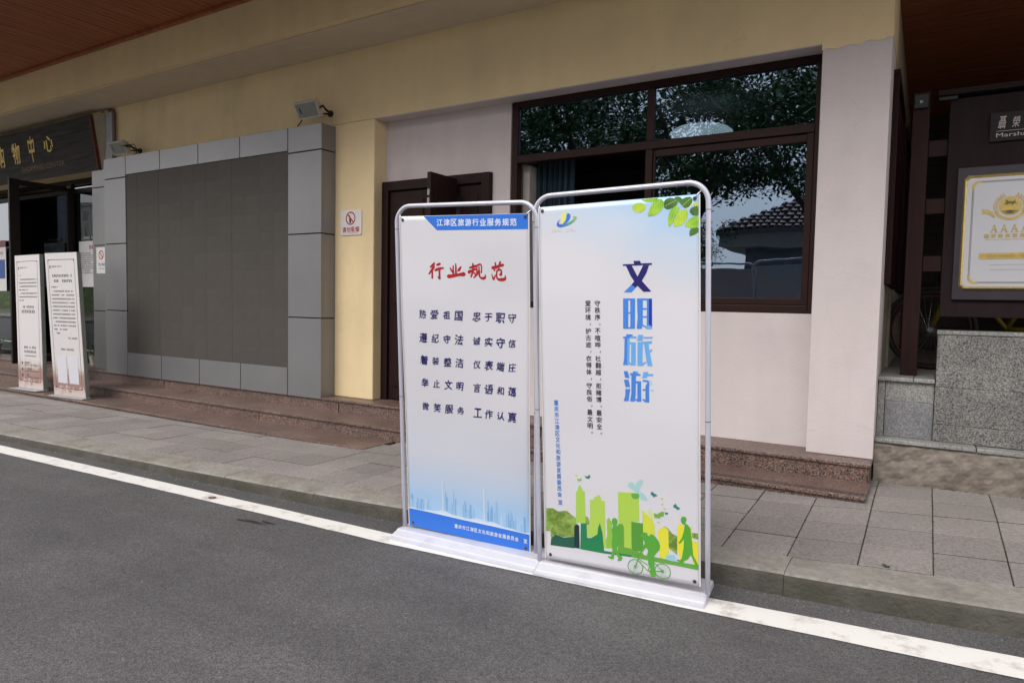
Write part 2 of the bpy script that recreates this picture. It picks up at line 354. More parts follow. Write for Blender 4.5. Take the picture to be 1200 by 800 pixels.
# small debris on the marking and road
leafm = mat('dry_brown_leaf', (.15, .10, .07, 1), .8, var=.3, scale=30)
def litter(x, y, s, a, label):
    g = MB(); vs = []
    n = 9
    for k in range(n):
        t = 2 * math.pi * k / n; r = s * (.6 + .4 * rnd.random()) * (1 if abs(math.cos(t)) > .5 else .5)
        vs.append((r * math.cos(t), r * math.sin(t), .004 + .008 * rnd.random()))
    g.add(vs + [(0, 0, .014)], [(k, (k + 1) % n, n) for k in range(n)])
    o = g.build('fallen_leaf', leafm, loc=(x, y, .004)); o.rotation_euler.z = a
    return tag(o, label, 'leaf')
litter(-4.28, 2.99, .035, .4, 'dry brown leaf lying on the white line left of the banner stands')
g = MB()
for k in range(260):
    x = rnd.uniform(-9, 1.4); y = interp(KF, x) - .01 - abs(rnd.gauss(0, .05)); r = rnd.uniform(.002, .006)
    g.add([(x - r, y, .0), (x + r * .7, y - r, 0), (x + r, y + r * .8, 0), (x - r * .3, y + r, 0), (x, y, r)], [(0, 1, 4), (1, 2, 4), (2, 3, 4), (3, 0, 4)])
for k in range(60):
    x = rnd.uniform(-6, 1.2); y = rnd.uniform(1.2, 2.9); r = rnd.uniform(.002, .005)
    g.add([(x - r, y, .0), (x + r * .7, y - r, 0), (x + r, y + r * .8, 0), (x - r * .3, y + r, 0), (x, y, r)], [(0, 1, 4), (1, 2, 4), (2, 3, 4), (3, 0, 4)])
tag(g.build('grit', mat('pale_grit', (.22, .20, .18, 1), .9, var=.4, scale=40)), 'small pale stones and grit gathered along the foot of the kerb', 'grit', kind='stuff')
g = MB()
for cx_, cy_, s0 in ((-3.60, 2.82, .05), (-3.52, 2.86, .035), (-3.70, 2.80, .03), (-.2, 2.28, .03)):
    g.add([(cx_ + s0 * (1 + .4 * math.sin(5 * a)) * math.cos(a) * 1.6, cy_ + s0 * .35 * (1 + .3 * math.cos(3 * a)) * math.sin(a), .0015) for a in [2 * math.pi * q / 24 for q in range(24)]], [tuple(range(24))])
tag(g.build('road_stain', mat('dark_oil_stain', (.022, .02, .02, 1), .5)), kind='structure')
# kerb
kerb = empty('kerb', kind='structure')
KJ = [-14.6, -13.6, -12.6, -11.55, -10.55, -9.5, -8.5, -7.45, -6.4, -5.42, -4.5, -3.585, -2.57, -1.56, -.55, .47, 1.5, 2.5, 3.5]
for x0, x1 in zip(KJ, KJ[1:]):
    g = MB(); n = 8; a0 = x0 + .0015; a1 = x1 - .0015; rings = []
    dz = rnd.uniform(-.003, .003); dy = rnd.uniform(-.004, .004)
    for i in range(n + 1):
        x = a0 + (a1 - a0) * i / n; f = interp(KF, x) + dy; bk = interp(KB, x) - .004; z = interp(KZ, x) + dz
        wob = rnd.uniform(-.0025, .0025)
        rings.append([(x, f - .010, -.1), (x, f - .008, 0), (x, f + wob, z - .03), (x, f + .006 + wob, z - .012), (x, f + .018 + wob, z - .003), (x, f + .04, z), (x, bk, z + .003), (x, bk, -.1)])
    vs = [v for r_ in rings for v in r_]; m_ = 8
    fs = [(i * m_ + k, (i + 1) * m_ + k, (i + 1) * m_ + (k + 1) % m_, i * m_ + (k + 1) % m_) for i in range(n) for k in range(m_)]
    fs += [tuple(range(m_)), tuple(range(n * m_, (n + 1) * m_))[::-1]]
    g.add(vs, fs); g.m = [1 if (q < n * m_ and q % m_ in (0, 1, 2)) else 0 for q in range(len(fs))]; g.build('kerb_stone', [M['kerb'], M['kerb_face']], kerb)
# pavement
pave = empty('pavement', kind='structure')
g = MB()
xs = [-30 + .5 * i for i in range(74)]
for x0, x1 in zip(xs, xs[1:]):
    for j in range(6):
        def P_(x, j): yb = interp(KB, x) - .02; y = yb + (5.9 - yb) * j / 6; return (x, y, pavz(x, y) - .02)
        g.quad(P_(x0, j), P_(x1, j), P_(x1, j + 1), P_(x0, j + 1))
g.build('joint_bed', M['bed'], pave)
TW = .33
cols_ = [.413 + TW * k for k in range(-43, 6)]
def stepfront(x): return 4.5 if x < -4.3 else (5.0 if x < -.62 else 5.62)
for ci, (x0, x1) in enumerate(zip(cols_, cols_[1:])):
    gx = .0018 if ci % 2 else .003
    for j in range(7):
        xm = (x0 + x1) / 2
        if interp(KB, xm) + j * .31 > stepfront(x0 + .05): break
        def Pt(x, y0_, d=0): y = interp(KB, x) + y0_; return (x, y, pavz(x, y) + d)
        y0 = j * .315 + .005; y1 = (j + 1) * .315 - .006; d = rnd.uniform(-.0022, .0022)
        if x1 > -.25 and interp(KB, xm) + y1 > 5.62: y1 = 5.62 - interp(KB, xm)
        if y1 - y0 < .03: continue
        a0 = x0 + gx; a1 = x1 - gx; c = .003
        top = [Pt(a0 + c, y0 + c, d), Pt(a1 - c, y0 + c, d), Pt(a1 - c, y1 - c, d), Pt(a0 + c, y1 - c, d)]
        mid = [Pt(a0, y0, d - c), Pt(a1, y0, d - c), Pt(a1, y1, d - c), Pt(a0, y1, d - c)]
        bot = [(p[0], p[1], p[2] - .03) for p in mid]
        tg_ = MB(); tg_.add(top + mid + bot, [(0, 1, 2, 3)] + [(4 + k, 4 + (k + 1) % 4, (k + 1) % 4, k) for k in range(4)] + [(8 + k, 8 + (k + 1) % 4, 4 + (k + 1) % 4, 4 + k) for k in range(4)]); tg_.m = [0] * 5 + [1] * 4; tg_.build('paving_tile', [M['tile'], M['bed']], pave)
# moss tufts in the joints
g = MB()
def tuft(x, y, n, r, h):
    z = pavz(x, y)
    for k in range(n):
        a = rnd.uniform(0, 6.28); rr = r * rnd.random(); px = x + rr * math.cos(a); py = y + rr * math.sin(a) * .5
        dx = rnd.uniform(-.008, .008); dy = rnd.uniform(-.008, .008); hh = h * rnd.uniform(.4, 1)
        g.add([(px - .002, py, z - .004), (px + .002, py, z - .004), (px + dx, py + dy, z + hh)], [(0, 1, 2)])
for k in range(200):
    ci = rnd.choice([.413, .083, -.247, -.577, .743, -.907]); y = rnd.uniform(3.9, 5.6)
    if y > stepfront(ci) or y < interp(KB, ci): continue
    tuft(ci + rnd.uniform(-.004, .004), y, 4, .008, .005)
tuft(-.12, 3.90, 46, .022, .018); tuft(-.13, 3.92, 20, .015, .014)
for k in range(90): tuft(rnd.uniform(-.3, 1.2), 5.585, 5, .02, .006)
tag(g.build('moss', mat('moss', (.04, .065, .015, 1), .9, var=.4, scale=60)), kind='stuff', cat='moss', label='thin green moss growing in the joints of the paving')

# steps
steps = empty('steps', kind='structure')
def step(x0, x1, lip, back, z, zb, side=True):
    g = MB().box((x0, lip, z - .024), (x1, back, z)); g.build('tread', M['red_granite'], steps, bevel=.004)
    MB().box((x0, lip + .016, zb), (x1 - .012, back - .01, z - .026)).build('riser', M['red_granite'], steps)
for a, b_ in ((-17, -12.4), (-12.4, -8.2), (-8.2, -4.26)): step(a, b_ - .0015, 4.475, 4.95, .098, -.1)
for a, b_ in ((-17, -12.6), (-12.6, -9.3), (-9.3, -6.2), (-6.2, -3.1), (-3.1, -.285)): step(a, b_ - .0015, 4.90, 5.35, .215, -.1)
for a, b_ in ((-17, -11.9), (-11.9, -8.6), (-8.6, -5.4), (-5.4, -2.9), (-2.9, -.285)): step(a, b_ - .0015, 5.30, 5.75, .35, -.1)
for k in range(3):
    box('groove', (-3.08, 4.935 + .028 * k, .2152), (-.30, 4.943 + .028 * k, .2160), M['joint'], steps)

# ================================================================ BUILDING
bld = empty('building', (0, 0, 0), 'long beige and pink rendered building with brown framed windows and a wooden eaves soffit', 'building')
F = 5.5
def wb(name, a, b, m, bevel=0): return box(name, a, b, m, bld, bevel)
wb('pillar', (-5.703, F, .35), (-5.09, 6.2, 3.35), M['plaster'], .012)
g = MB()   # pink pillar with the ragged edge of the paint at its head
wb('pillar', (-.735, F, .352), (-.289, 6.05, 3.3498), M['pink'], .004)
g = MB(); n = 30; top = []; 
for i in range(n + 1):
    x = -.740 + .456 * i / n; top.append((x, 3.300 + .010 * math.sin(i * .7) + rnd.uniform(-.005, .005) + .02 * (i / n)))
for (xa, za), (xb, zb) in zip(top, top[1:]):
    g.quad((xa, F - .0035, za), (xb, F - .0035, zb), (xb, F - .0035, 3.42), (xa, F - .0035, 3.42))
g.build('paint_edge', M['plaster'], bld)
wb('lintel', (-5.703, F, 3.35), (-.287, 6.2, 4.13), M['plaster'])
wb('upper_wall', (-17, F, 3.27), (-5.705, 6.2, 4.13), M['plaster'])
wb('wall_behind_screen', (-10.1, F + .003, .3), (-5.705, 6.2, 3.27), M['plaster'])
wb('beam', (-30, 4.86, 4.112), (6, 6.0, 4.9), M['plaster'])
wb('beam_lining', (-30, 4.93, 4.100), (6, F - .002, 4.1095), mat('greyish_beam_underside', (.58, .49, .37, 1), .9, var=.06))
# niche wall: pieces round the door and the window
NW = 5.68
wb('niche_wall', (-5.09, NW, 2.705), (-3.50, 6.0, 3.35), M['pink'])
wb('niche_wall', (-3.70, NW, .352), (-3.50, 6.0, 2.705), M['pink'])
wb('niche_wall', (-3.50, NW, .352), (-.737, 6.0, 1.385), M['pink'])
wb('niche_head', (-5.088, F + .004, 3.343), (-.737, 5.70, 3.3495), M['pink'])
wb('reveal', (-.7385, F + .02, 1.385), (-.7355, 5.95, 3.343), M['pink'])
# side wall of the passage
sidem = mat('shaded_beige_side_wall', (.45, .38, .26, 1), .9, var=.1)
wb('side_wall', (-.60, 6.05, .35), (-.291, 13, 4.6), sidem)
wb('unseen_passage_wall', (1.9, 6.2, .35), (2.1, 13, 4.9), sidem)  # added wall out of view, closes the passage to keep it dark
# back wall of passage: rows of stone
g = MB(); z = .9
stonem = mat('dark_passage_stone', (.05, .045, .036, 1), .9, var=.3, scale=3, bump=.5, bscale=15)
j = 0
while z < 4.9:
    x = -.3 - (.2 if j % 2 else 0)
    while x < 2.0:
        w = rnd.uniform(.35, .5); g.box((max(x, -.29) + .004, 10.2 + rnd.uniform(0, .02), z + .004), (min(x + w, 1.9) - .001, 10.5, z + .212)); x += w
    z += .214; j += 1
o = g.build('passage_back_stone', stonem, bld); o['kind'] = 'stuff'
wb('passage_back_wall', (-.6, 10.5, .3), (3, 10.8, 5), M['room'])
# soffit boards: canopy (run outwards) and passage (run along)
g = MB(); x = -26.
while x < 4:
    g.box((x, 3.35, 4.597 + rnd.uniform(0, .003)), (x + .088, 4.855, 4.63)); x += .095
o = g.build('soffit_board', M['wood_soffit'], bld); o['kind'] = 'stuff'
wb('soffit_backing', (-26, 3.35, 4.64), (4.1, 4.86, 4.9), M['wood_trim'])
wb('soffit_trim', (-26, 4.815, 4.555), (4.1, 4.857, 4.598), M['wood_soffit'], .006)
wb('fascia', (-26, 3.27, 4.52), (4.1, 3.35, 4.95), M['wood_trim'])
g = MB(); y = 6.05
while y < 10.2:
    g.box((-.29, y, 3.86 + rnd.uniform(0, .003)), (1.9, y + .088, 3.9)); y += .095
o = g.build('passage_ceiling_board', mat('dark_passage_ceiling_wood', (.34, .105, .04, 1), .6, var=.3, scale=4, stretch=(.5, 12, 1)), bld); o['kind'] = 'stuff'
wb('passage_roof', (-.29, 6.0, 3.91), (2.1, 10.5, 4.1), M['wood_trim'])
# roof behind
wb('flat_roof', (-30, 5.0, 4.9), (6, 14, 5.1), M['wood_trim'])

# ---- door in the niche
door = tag(empty('door', (0, 0, 0)), 'dark brown double door with its right leaf standing open'); door.parent = bld
DY = 5.62
MB().box((-5.088, DY, .352), (-5.00, DY + .10, 2.70)).box((-3.80, DY, .352), (-3.703, DY + .10, 2.70)).box((-5.0, DY, 2.60), (-3.80, DY + .10, 2.70)).build('door_frame', M['door_wood'], door, bevel=.006)
MB().box((-4.995, DY + .03, .36), (-4.46, DY + .08, 2.595)).box((-4.93, DY + .018, 1.4), (-4.53, DY + .03, 2.5)).box((-4.93, DY + .018, .5), (-4.53, DY + .03, 1.25)).build('door_leaf', M['door_wood'], door, bevel=.006)
# open leaf stands square to the wall
g = MB().box((-4.135, 5.20, .36), (-4.09, 5.615, 2.66)).box((-4.09, 5.27, 1.5), (-4.083, 5.55, 2.5)).box((-4.09, 5.27, .5), (-4.083, 5.55, 1.35)).box((-4.142, 5.27, 1.5), (-4.135, 5.55, 2.5))
ol = g.build('door_leaf', M['door_wood'], door, bevel=.005)
for zz in (2.44, 2.36): MB().box((-4.125, 5.193, zz), (-4.100, 5.1995, zz + .055)).build('latch', M['chrome'], ol)
MB().box((-4.075, DY + .03, .36), (-3.802, DY + .08, 2.595)).box((-4.03, DY + .018, 1.5), (-3.85, DY + .03, 2.5)).build('door_leaf', M['door_wood'], door, bevel=.006)
wb('door_dark_sheet', (-4.46, DY + .3, .352), (-3.80, DY + .32, 2.60), M['black'])  # black sheet standing in for the darkness of the door opening

# ---- window
win = tag(empty('window', (0, 0, 0)), 'large dark brown framed window reflecting trees and a tiled roof'); win.parent = bld
WY = 5.715
x0, x1, z0, z1 = -3.485, -.757, 1.388, 3.342
fr = MB(); d0, d1 = WY - .035, WY + .06
fr.box((x0, d0, z0), (x0 + .06, d1, z1)); fr.box((x1 - .035, d0, z0), (x1, d1, z1))
fr.box((x0 + .06, d0, z1 - .055), (x1 - .035, d1, z1)); fr.box((x0 + .06, d0, z0), (x1 - .035, d1, z0 + .06))
fr.box((x0 + .06, d0, 2.765), (x1 - .035, d1, 2.835))
fr.box((-2.135, d0 + .002, 2.835), (-2.075, d1, z1 - .055)); fr.box((-2.135, d0 + .002, z0 + .06), (-2.075, d1, 2.765))
fr.build('window_frame', M['frame'], win, bevel=.005)
sash = MB(); e0, e1 = WY - .015, WY + .025
sash.box((-2.073, e0, z0 + .062), (-2.055, e1, 2.763)); sash.box((-.845, e0 - .012, z0 + .062), (-.794, e1, 2.763)); sash.box((-2.055, e0, 2.70), (-.845, e1, 2.763)); sash.box((-2.055, e0, z0 + .062), (-.845, e1, z0 + .115))
sash.build('sash', M['frame'], win, bevel=.004)
def pane(nm, a, b_, mat_, par, y=WY): return MB().box((a[0], y, a[1]), (b_[0], y + .005, b_[1])).build(nm, mat_, par)
def rip_glass(name, refl, wav, tint):
    """glass whose reflection ripples a little towards the pane edges, as rolled sheet does"""
    return glass(name, tint, refl, wav)
M['pane'] = rip_glass('upper_window_glass', .22, .022, (.30, .36, .40, 1))
M['pane2'] = rip_glass('lower_window_glass', .23, .012, (.22, .27, .32, 1))
pane('pane', (-2.073, 2.837), (-.794, 3.285), M['pane'], win)
pane('pane', (-3.423, 2.837), (-2.137, 3.285), M['pane'], win)
pane('pane', (-2.054, z0 + .117), (-.847, 2.699), M['pane2'], win)
# left lower light stands open: sliding sash pushed behind the right one
MB().box((-2.16, WY + .03, z0 + .062), (-2.12, WY + .055, 2.763)).build('sliding_sash', M['frame'], win)
# ---- room behind
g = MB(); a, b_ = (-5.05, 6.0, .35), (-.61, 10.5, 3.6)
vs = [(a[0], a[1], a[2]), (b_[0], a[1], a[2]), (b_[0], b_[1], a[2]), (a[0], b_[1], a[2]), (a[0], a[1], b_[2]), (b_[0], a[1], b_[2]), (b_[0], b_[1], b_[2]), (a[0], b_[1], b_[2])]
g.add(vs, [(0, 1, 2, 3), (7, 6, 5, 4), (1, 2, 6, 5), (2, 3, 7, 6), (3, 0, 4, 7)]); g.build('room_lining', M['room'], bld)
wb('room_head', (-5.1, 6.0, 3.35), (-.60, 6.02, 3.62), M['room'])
cur = MB(); pts = []
for i in range(61):
    x = -3.36 + .42 * i / 60; pts.append((x, 5.93 + .022 * math.sin(i * .75) + .008 * math.sin(i * 2.1)))
for (xa, ya), (xb, yb) in zip(pts, pts[1:]): cur.quad((xa, ya, 1.2), (xb, yb, 1.2), (xb, yb, 3.3), (xa, ya, 3.3))
tag(cur.build('curtain', M['curtain'], smooth=True), 'dark teal curtain gathered at the left of the open window light', 'curtain')
MB().box((-3.425, 5.80, 1.4), (-3.35, 5.96, 2.76)).build('inner_jamb', mat('pale_inner_jamb', (.35, .32, .30, 1), .8), win)
lampm = flat('opal_lamp', (.75, .75, .72, 1), .4); lampm.node_tree.nodes['Principled BSDF'].inputs['Emission Color'].default_value = (1, .97, .9, 1); lampm.node_tree.nodes['Principled BSDF'].inputs['Emission Strength'].default_value = 1.5
cl = MB().lathe([(.02, 3.24), (.22, 3.25), (.32, 3.29), (.33, 3.32), (.28, 3.355), (.18, 3.378), (.06, 3.388)], (-2.19, 7.5, 0), 36)
tag(cl.build('ceiling_lamp', lampm, smooth=True), 'round opal ceiling lamp glimpsed through the upper right window pane', 'lamp')

# ---- glazed entrance on the left
ent = tag(empty('entrance', (0, 0, 0)), 'black framed glass entrance with one door leaf swung outwards'); ent.parent = bld
EY = 5.78
fr = MB()
for xa, xb in ((-17, -16.9), (-14.9, -14.82), (-13.9, -13.84), (-11.93, -11.85), (-10.70, -10.62)): fr.box((xa, EY, .35), (xb, EY + .07, 3.27))
fr.box((-17, EY + .002, 3.05), (-10.62, EY + .068, 3.12)); fr.box((-17, EY + .002, 3.20), (-10.62, EY + .068, 3.268)); fr.box((-17, EY + .002, .352), (-10.62, EY + .068, .42))
fr.build('door_frame', M['black_frame'], ent, bevel=.004)
for xa, xb in ((-16.9, -14.9), (-14.82, -13.9), (-11.85, -10.70)): pane('glass_pane', (xa, .42), (xb, 3.05), M['glass2'], ent, EY + .03)
pane('glass_pane', (-11.85, 3.12), (-10.70, 3.2), M['glass2'], ent, EY + .03)
# open leaf, square to the facade
g = MB(); LX = -11.87
g.box((LX, 4.90, .37), (LX + .045, 5.04, 3.16)); g.box((LX, 5.71, .37), (LX + .045, 5.775, 3.13)); g.box((LX + .002, 5.04, 3.07), (LX + .043, 5.71, 3.15)); g.box((LX + .002, 5.04, .37), (LX + .043, 5.71, .46))
lf = g.build('door_leaf', M['black_frame'], ent, bevel=.004)
MB().box((LX + .018, 5.04, .46), (LX + .024, 5.71, 3.07)).build('leaf_glass', M['leafglass'], lf)
MB().tube([(LX + .07, 5.0, 1.15), (LX + .07, 5.0, 1.65)], .012).build('handle', M['chrome'], lf, smooth=True)
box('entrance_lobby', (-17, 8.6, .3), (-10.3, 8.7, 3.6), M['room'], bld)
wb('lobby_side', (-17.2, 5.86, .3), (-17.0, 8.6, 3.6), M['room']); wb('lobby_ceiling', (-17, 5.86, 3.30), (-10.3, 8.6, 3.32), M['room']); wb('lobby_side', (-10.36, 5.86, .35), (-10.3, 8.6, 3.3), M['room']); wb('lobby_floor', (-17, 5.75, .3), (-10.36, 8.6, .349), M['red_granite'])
wb('entrance_head', (-17, F + .004, 3.265), (-10.1, 5.86, 3.2695), M['plaster'])
wb('upper_wall', (-30, F, .3), (-17, 6.2, 4.13), M['plaster'])

# ================================================================ LED DISPLAY WALL
led = empty('display_wall', (-7.8, 5.29, .33), 'large dark led display screen framed in grey aluminium panels on the beige wall', 'display screen')
def LB(name, a, b, m, bevel=0, parent=led, off=(-7.8, 5.29, .33)):
    return MB().box(tuple(a[i] - off[i] for i in range(3)), tuple(b[i] - off[i] for i in range(3))).build(name, m, parent, bevel=bevel)
LY = 5.29; k_ = .9906
XR, XI, XJ, XL = -5.655, -6.185, -9.42, -9.965
ZB, ZI, ZJ, ZT = .335, .648, 3.075, 3.325
G_ = .0065
LB('backing', (XL + .01, LY + .02, ZB + .01), (XR - .01, F + .001, ZT - .01), M['joint'])
zs = [ZB, 1.222, 2.147, 3.045, ZT]
for xa, xb in ((XI, XR), (XL, XJ)):
    for za, zb in zip(zs, zs[1:]):
        LB('cladding_panel', (xa + G_, LY, za + (G_ if za > ZB else 0)), (xb - (G_ if xb < XR else 0), LY + .021 if xb < XR else LY + .03, zb - (G_ if zb < ZT else 0)), M['alu'], .002)
for za, zb in zip(zs, zs[1:]):   # side return
    LB('side_panel', (XR - .012, LY + .031, za + (G_ if za > ZB else 0)), (XR, F - .004, zb - (G_ if zb < ZT else 0)), M['alu'], .002)
xt = [XJ, -8.625, -7.815, -7.015, XI]
for xa, xb in zip(xt, xt[1:]):
    LB('cladding_panel', (xa + G_, LY, ZJ + .002), (xb - G_, LY + .021, ZT), M['alu'], .002)
    LB('cladding_panel', (xa + G_, LY, ZB), (xb - G_, LY + .021, ZI - .002), M['alu'], .002)
LB('top_cap', (XL, LY + .03, ZT - .012), (XR - .03, F - .03, ZT - .001), M['alu'])
nx, nz_ = 13, 11; dx = (XI - XJ) / nx; dz = (ZJ - ZI) / nz_
lm = MB().box((.0005, 0, .0005), (dx - .0005, .012, dz - .0005)).build('screen_module', M['led'], led)
for i in range(nx):
    for j in range(nz_):
        o = lm if (i, j) == (0, 0) else lm.copy()
        if (i, j) != (0, 0): COL.objects.link(o); o.parent = led
        o.location = (XJ + i * dx + 7.8, .012 + rnd.uniform(-.0003, .0003) + .0008 * (i % 2), ZI + j * dz - .33)
        o.rotation_euler = (0, 0, .004 * math.sin(i * 2.1))
# narrow column set back beside the entrance
cc = empty('cladding_column', (-10.4, 5.48, .3), 'narrow grey aluminium clad column between the entrance and the display screen', 'column')
for za, zb in zip([.30, 1.20, 2.16, 3.00, 3.255], [1.20, 2.16, 3.00, 3.255]):
    LB('cladding_panel', (-10.60, 5.46, za + G_), (-9.97, 5.495, zb - G_), M['alu'], .002, cc, (-10.4, 5.48, .3))
LB('column_core', (-10.59, 5.47, .31), (-9.98, 5.80, 3.25), M['joint'], 0, cc, (-10.4, 5.48, .3))

# ================================================================ FLOODLIGHTS
white_metal = mat('cream_lamp_housing', (.42, .38, .34, 1), .4, var=.05)
lens = mat('grey_lamp_glass', (.20, .21, .19, 1), .15, var=.1)
def floodlight(x, z, w, h, label, cable):
    t = empty('floodlight', (x, F, z), label, 'floodlight', 'floodlights over the display screen')
    rot = Matrix.Rotation(R(30), 4, 'X') @ Matrix.Rotation(R(0), 4, 'Z'); c = Vector((0, -.25, 0))
    def T(v): return tuple(rot @ Vector(v) + c)
    g = MB()
    # housing: shallow tapered tray, glass towards -y and down
    a, d = w / 2, h / 2
    f0 = [(-a, -.03, -d), (a, -.03, -d), (a, -.03, d), (-a, -.03, d)]; f1 = [(-a, .02, -d), (a, .02, -d), (a, .02, d), (-a, .02, d)]; f2 = [(-a * .6, .085, -d * .6), (a * .6, .085, -d * .6), (a * .6, .085, d * .6), (-a * .6, .085, d * .6)]
    vs = [T(v) for v in f0 + f1 + f2]; fs = [(0, 1, 2, 3)]
    for o in (0, 4):
        for k in range(4): fs.append((o + k, o + 4 + k, o + 4 + (k + 1) % 4, o + (k + 1) % 4))
    fs.append((8, 11, 10, 9)); g.add(vs, fs)
    for i in range(5): 
        q = -a * .5 + a * i * .25; g.hexa([T((q, .05, -d * .6)), T((q + .006, .05, -d * .6)), T((q + .006, .11, -d * .5)), T((q, .11, -d * .5)), T((q, .05, d * .6)), T((q + .006, .05, d * .6)), T((q + .006, .11, d * .5)), T((q, .11, d * .5))])
    g.build('housing', white_metal, t, bevel=.004)
    m_ = .018; g = MB(); g.hexa([T((-a + m_, -.034, -d + m_)), T((a - m_, -.034, -d + m_)), T((a - m_, -.029, -d + m_)), T((-a + m_, -.029, -d + m_)), T((-a + m_, -.034, d - m_)), T((a - m_, -.034, d - m_)), T((a - m_, -.029, d - m_)), T((-a + m_, -.029, d - m_))])
    gl = g.build('lamp_glass', lens, t)
    g = MB(); g.hexa([T((-a * .62, -.037, -.03)), T((-a * .52, -.037, -.03)), T((-a * .52, -.0345, -.03)), T((-a * .62, -.0345, -.03)), T((-a * .62, -.037, .03)), T((-a * .52, -.037, .03)), T((-a * .52, -.0345, .03)), T((-a * .62, -.0345, .03))]); g.build('lamp_mark', M['black'], gl)
    g = MB(); g.tube([T((a + .012, .0, 0)), T((a + .006, .05, .0)), (a * .85, -.12, .0), (a * .6, -.02, 0)], .013, 6); g.tube([T((-a - .012, .0, 0)), T((-a - .006, .05, .0)), (-a * .5, -.12, 0), (a * .3, -.02, 0)], .010, 6); g.lathe([(.035, -.02), (.035, 0)], (a * .5, 0, 0), 12, 'y')
    g.build('bracket', M['black'], t)
    MB().tube(cable, .007, 6).build('cable', M['black'], t, smooth=True)
floodlight(-5.81, 3.475, .33, .18, 'floodlight over the right corner of the display screen', [(-.14, -.22, -.07), (-.17, -.20, -.10), (-.24, -.18, -.13), (-.30, -.17, -.16)])
floodlight(-9.49, 3.435, .33, .18, 'floodlight over the left corner of the display screen, beside the entrance', [(.16, -.30, -.0), (.27, -.2, .03), (.31, -.18, -.05), (.24, -.17, -.12), (.2, -.16, -.17)])

# ================================================================ SMALL SIGNS
def plate_surf(y): return lambda x, z, l=.001: (x, y - l, z)
ns = empty('no_smoking_sign', (-5.41, F, 2.27), 'white no smoking sign with red ring on the beige pillar', 'sign')
g = MB(); w, h = .155, .136; pts = []
for cx, cz, a0 in ((w - .02, h - .02, 0), (-w + .02, h - .02, 90), (-w + .02, -h + .02, 180), (w - .02, -h + .02, 270)):
    for k in range(4): a = R(a0 + 30 * k); pts.append((cx + .02 * math.cos(a), cz + .02 * math.sin(a)))
g.prism(pts, lambda p: (p[0], -.001, p[1]), lambda p: (p[0], -.012, p[1])); pl = g.build('plate', M['white_sheet'], ns)
def ring(g, cx, cz, r0, r1, sf, n=40, l=.001, a0=0, a1=360, ex=1.):
    for k in range(n):
        a = R(a0 + (a1 - a0) * k / n); b_ = R(a0 + (a1 - a0) * (k + 1) / n)
        g.quad(*[sf(cx + ex * r * math.cos(t), cz + r * math.sin(t), l) for r, t in ((r0, a), (r1, a), (r1, b_), (r0, b_))][::-1])
sf = plate_surf(-.012); red = ink(165, 25, 40)
g = MB(); cx, cz = -.005, .045; ring(g, cx, cz, .058, .072, sf)
a = R(135); dx_, dz_ = math.cos(a), math.sin(a); 
g.add([sf(cx + dx_ * s_ * .06 - dz_ * t * .008, cz + dz_ * s_ * .06 + dx_ * t * .008, .0013) for s_, t in ((-1, -1), (1, -1), (1, 1), (-1, 1))], [(0, 1, 2, 3)])
g.build('red_ring', red, ns); g = MB()
for k, ch in enumerate('请勿吸烟'): putc(ch, red, ns, -.125 + .064 * k, -.105, w=.056, h=.058, surf=sf, fit=True, bold=.03)
put(g, 'No Smoking Please', -.115, -.122, w=.22, h=.012, surf=sf, fit=True)
g.build('red_print', red, ns)['kind'] = 'stuff'
g = MB(); g.add([sf(cx - .016, cz - .05, .0008), sf(cx + .010, cz - .05, .0008), sf(cx + .006, cz - .015, .0008), sf(cx - .012, cz + .038, .0008), sf(cx - .022, cz + .03, .0008)], [(0, 1, 2, 3, 4)]); g.build('cigarette_print', M['black'], ns)

ss = empty('no_smoking_sticker', (-10.39, 5.46, 1.94), 'small no smoking notice stuck to the narrow grey column', 'sign')
MB().box((-.11, -.004, -.19), (.14, -.0005, .19)).build('plate', M['white_sheet'], ss)
g = MB(); sf = plate_surf(-.004); ring(g, .02, .08, .05, .066, sf)
g.add([sf(.02 + dx_ * s_ * .055 - dz_ * t * .008, .08 + dz_ * s_ * .055 + dx_ * t * .008, .0013) for s_, t in ((-1, -1), (1, -1), (1, 1), (-1, 1))], [(0, 1, 2, 3)])
g.build('red_print', red, ss)
g = MB(); put(g, '禁止吸烟', -.06, -.08, w=.17, h=.042, surf=sf, fit=True); put(g, 'No Smoking', -.05, -.13, w=.15, h=.02, surf=sf, fit=True); g.build('blue_print', ink(60, 80, 130), ss)['kind'] = 'stuff'

# pseudo lines of small print, too fine to read in the photograph
def smallprint(g, sf, x0, x1, z, h, seed, fill=1.0, indent=0):
    r = random.Random(seed); x = x0 + indent
    end = x0 + (x1 - x0) * fill
    while x < end - h * .5:
        if r.random() < .93:
            w = h * .82
            for k in range(3):   # three short strokes per character
                zz = z + h * (.1 + .32 * k) ; a = r.uniform(0, .25) * w; b_ = w - r.uniform(0, .25) * w
                g.quad(sf(x + a, zz), sf(x + b_, zz), sf(x + b_, zz + h * .19), sf(x + a, zz + h * .19))
            xx = x + w * r.uniform(.3, .6); g.quad(sf(xx, z), sf(xx + h * .18, z), sf(xx + h * .18, z + h * .95), sf(xx, z + h * .95))
        x += h

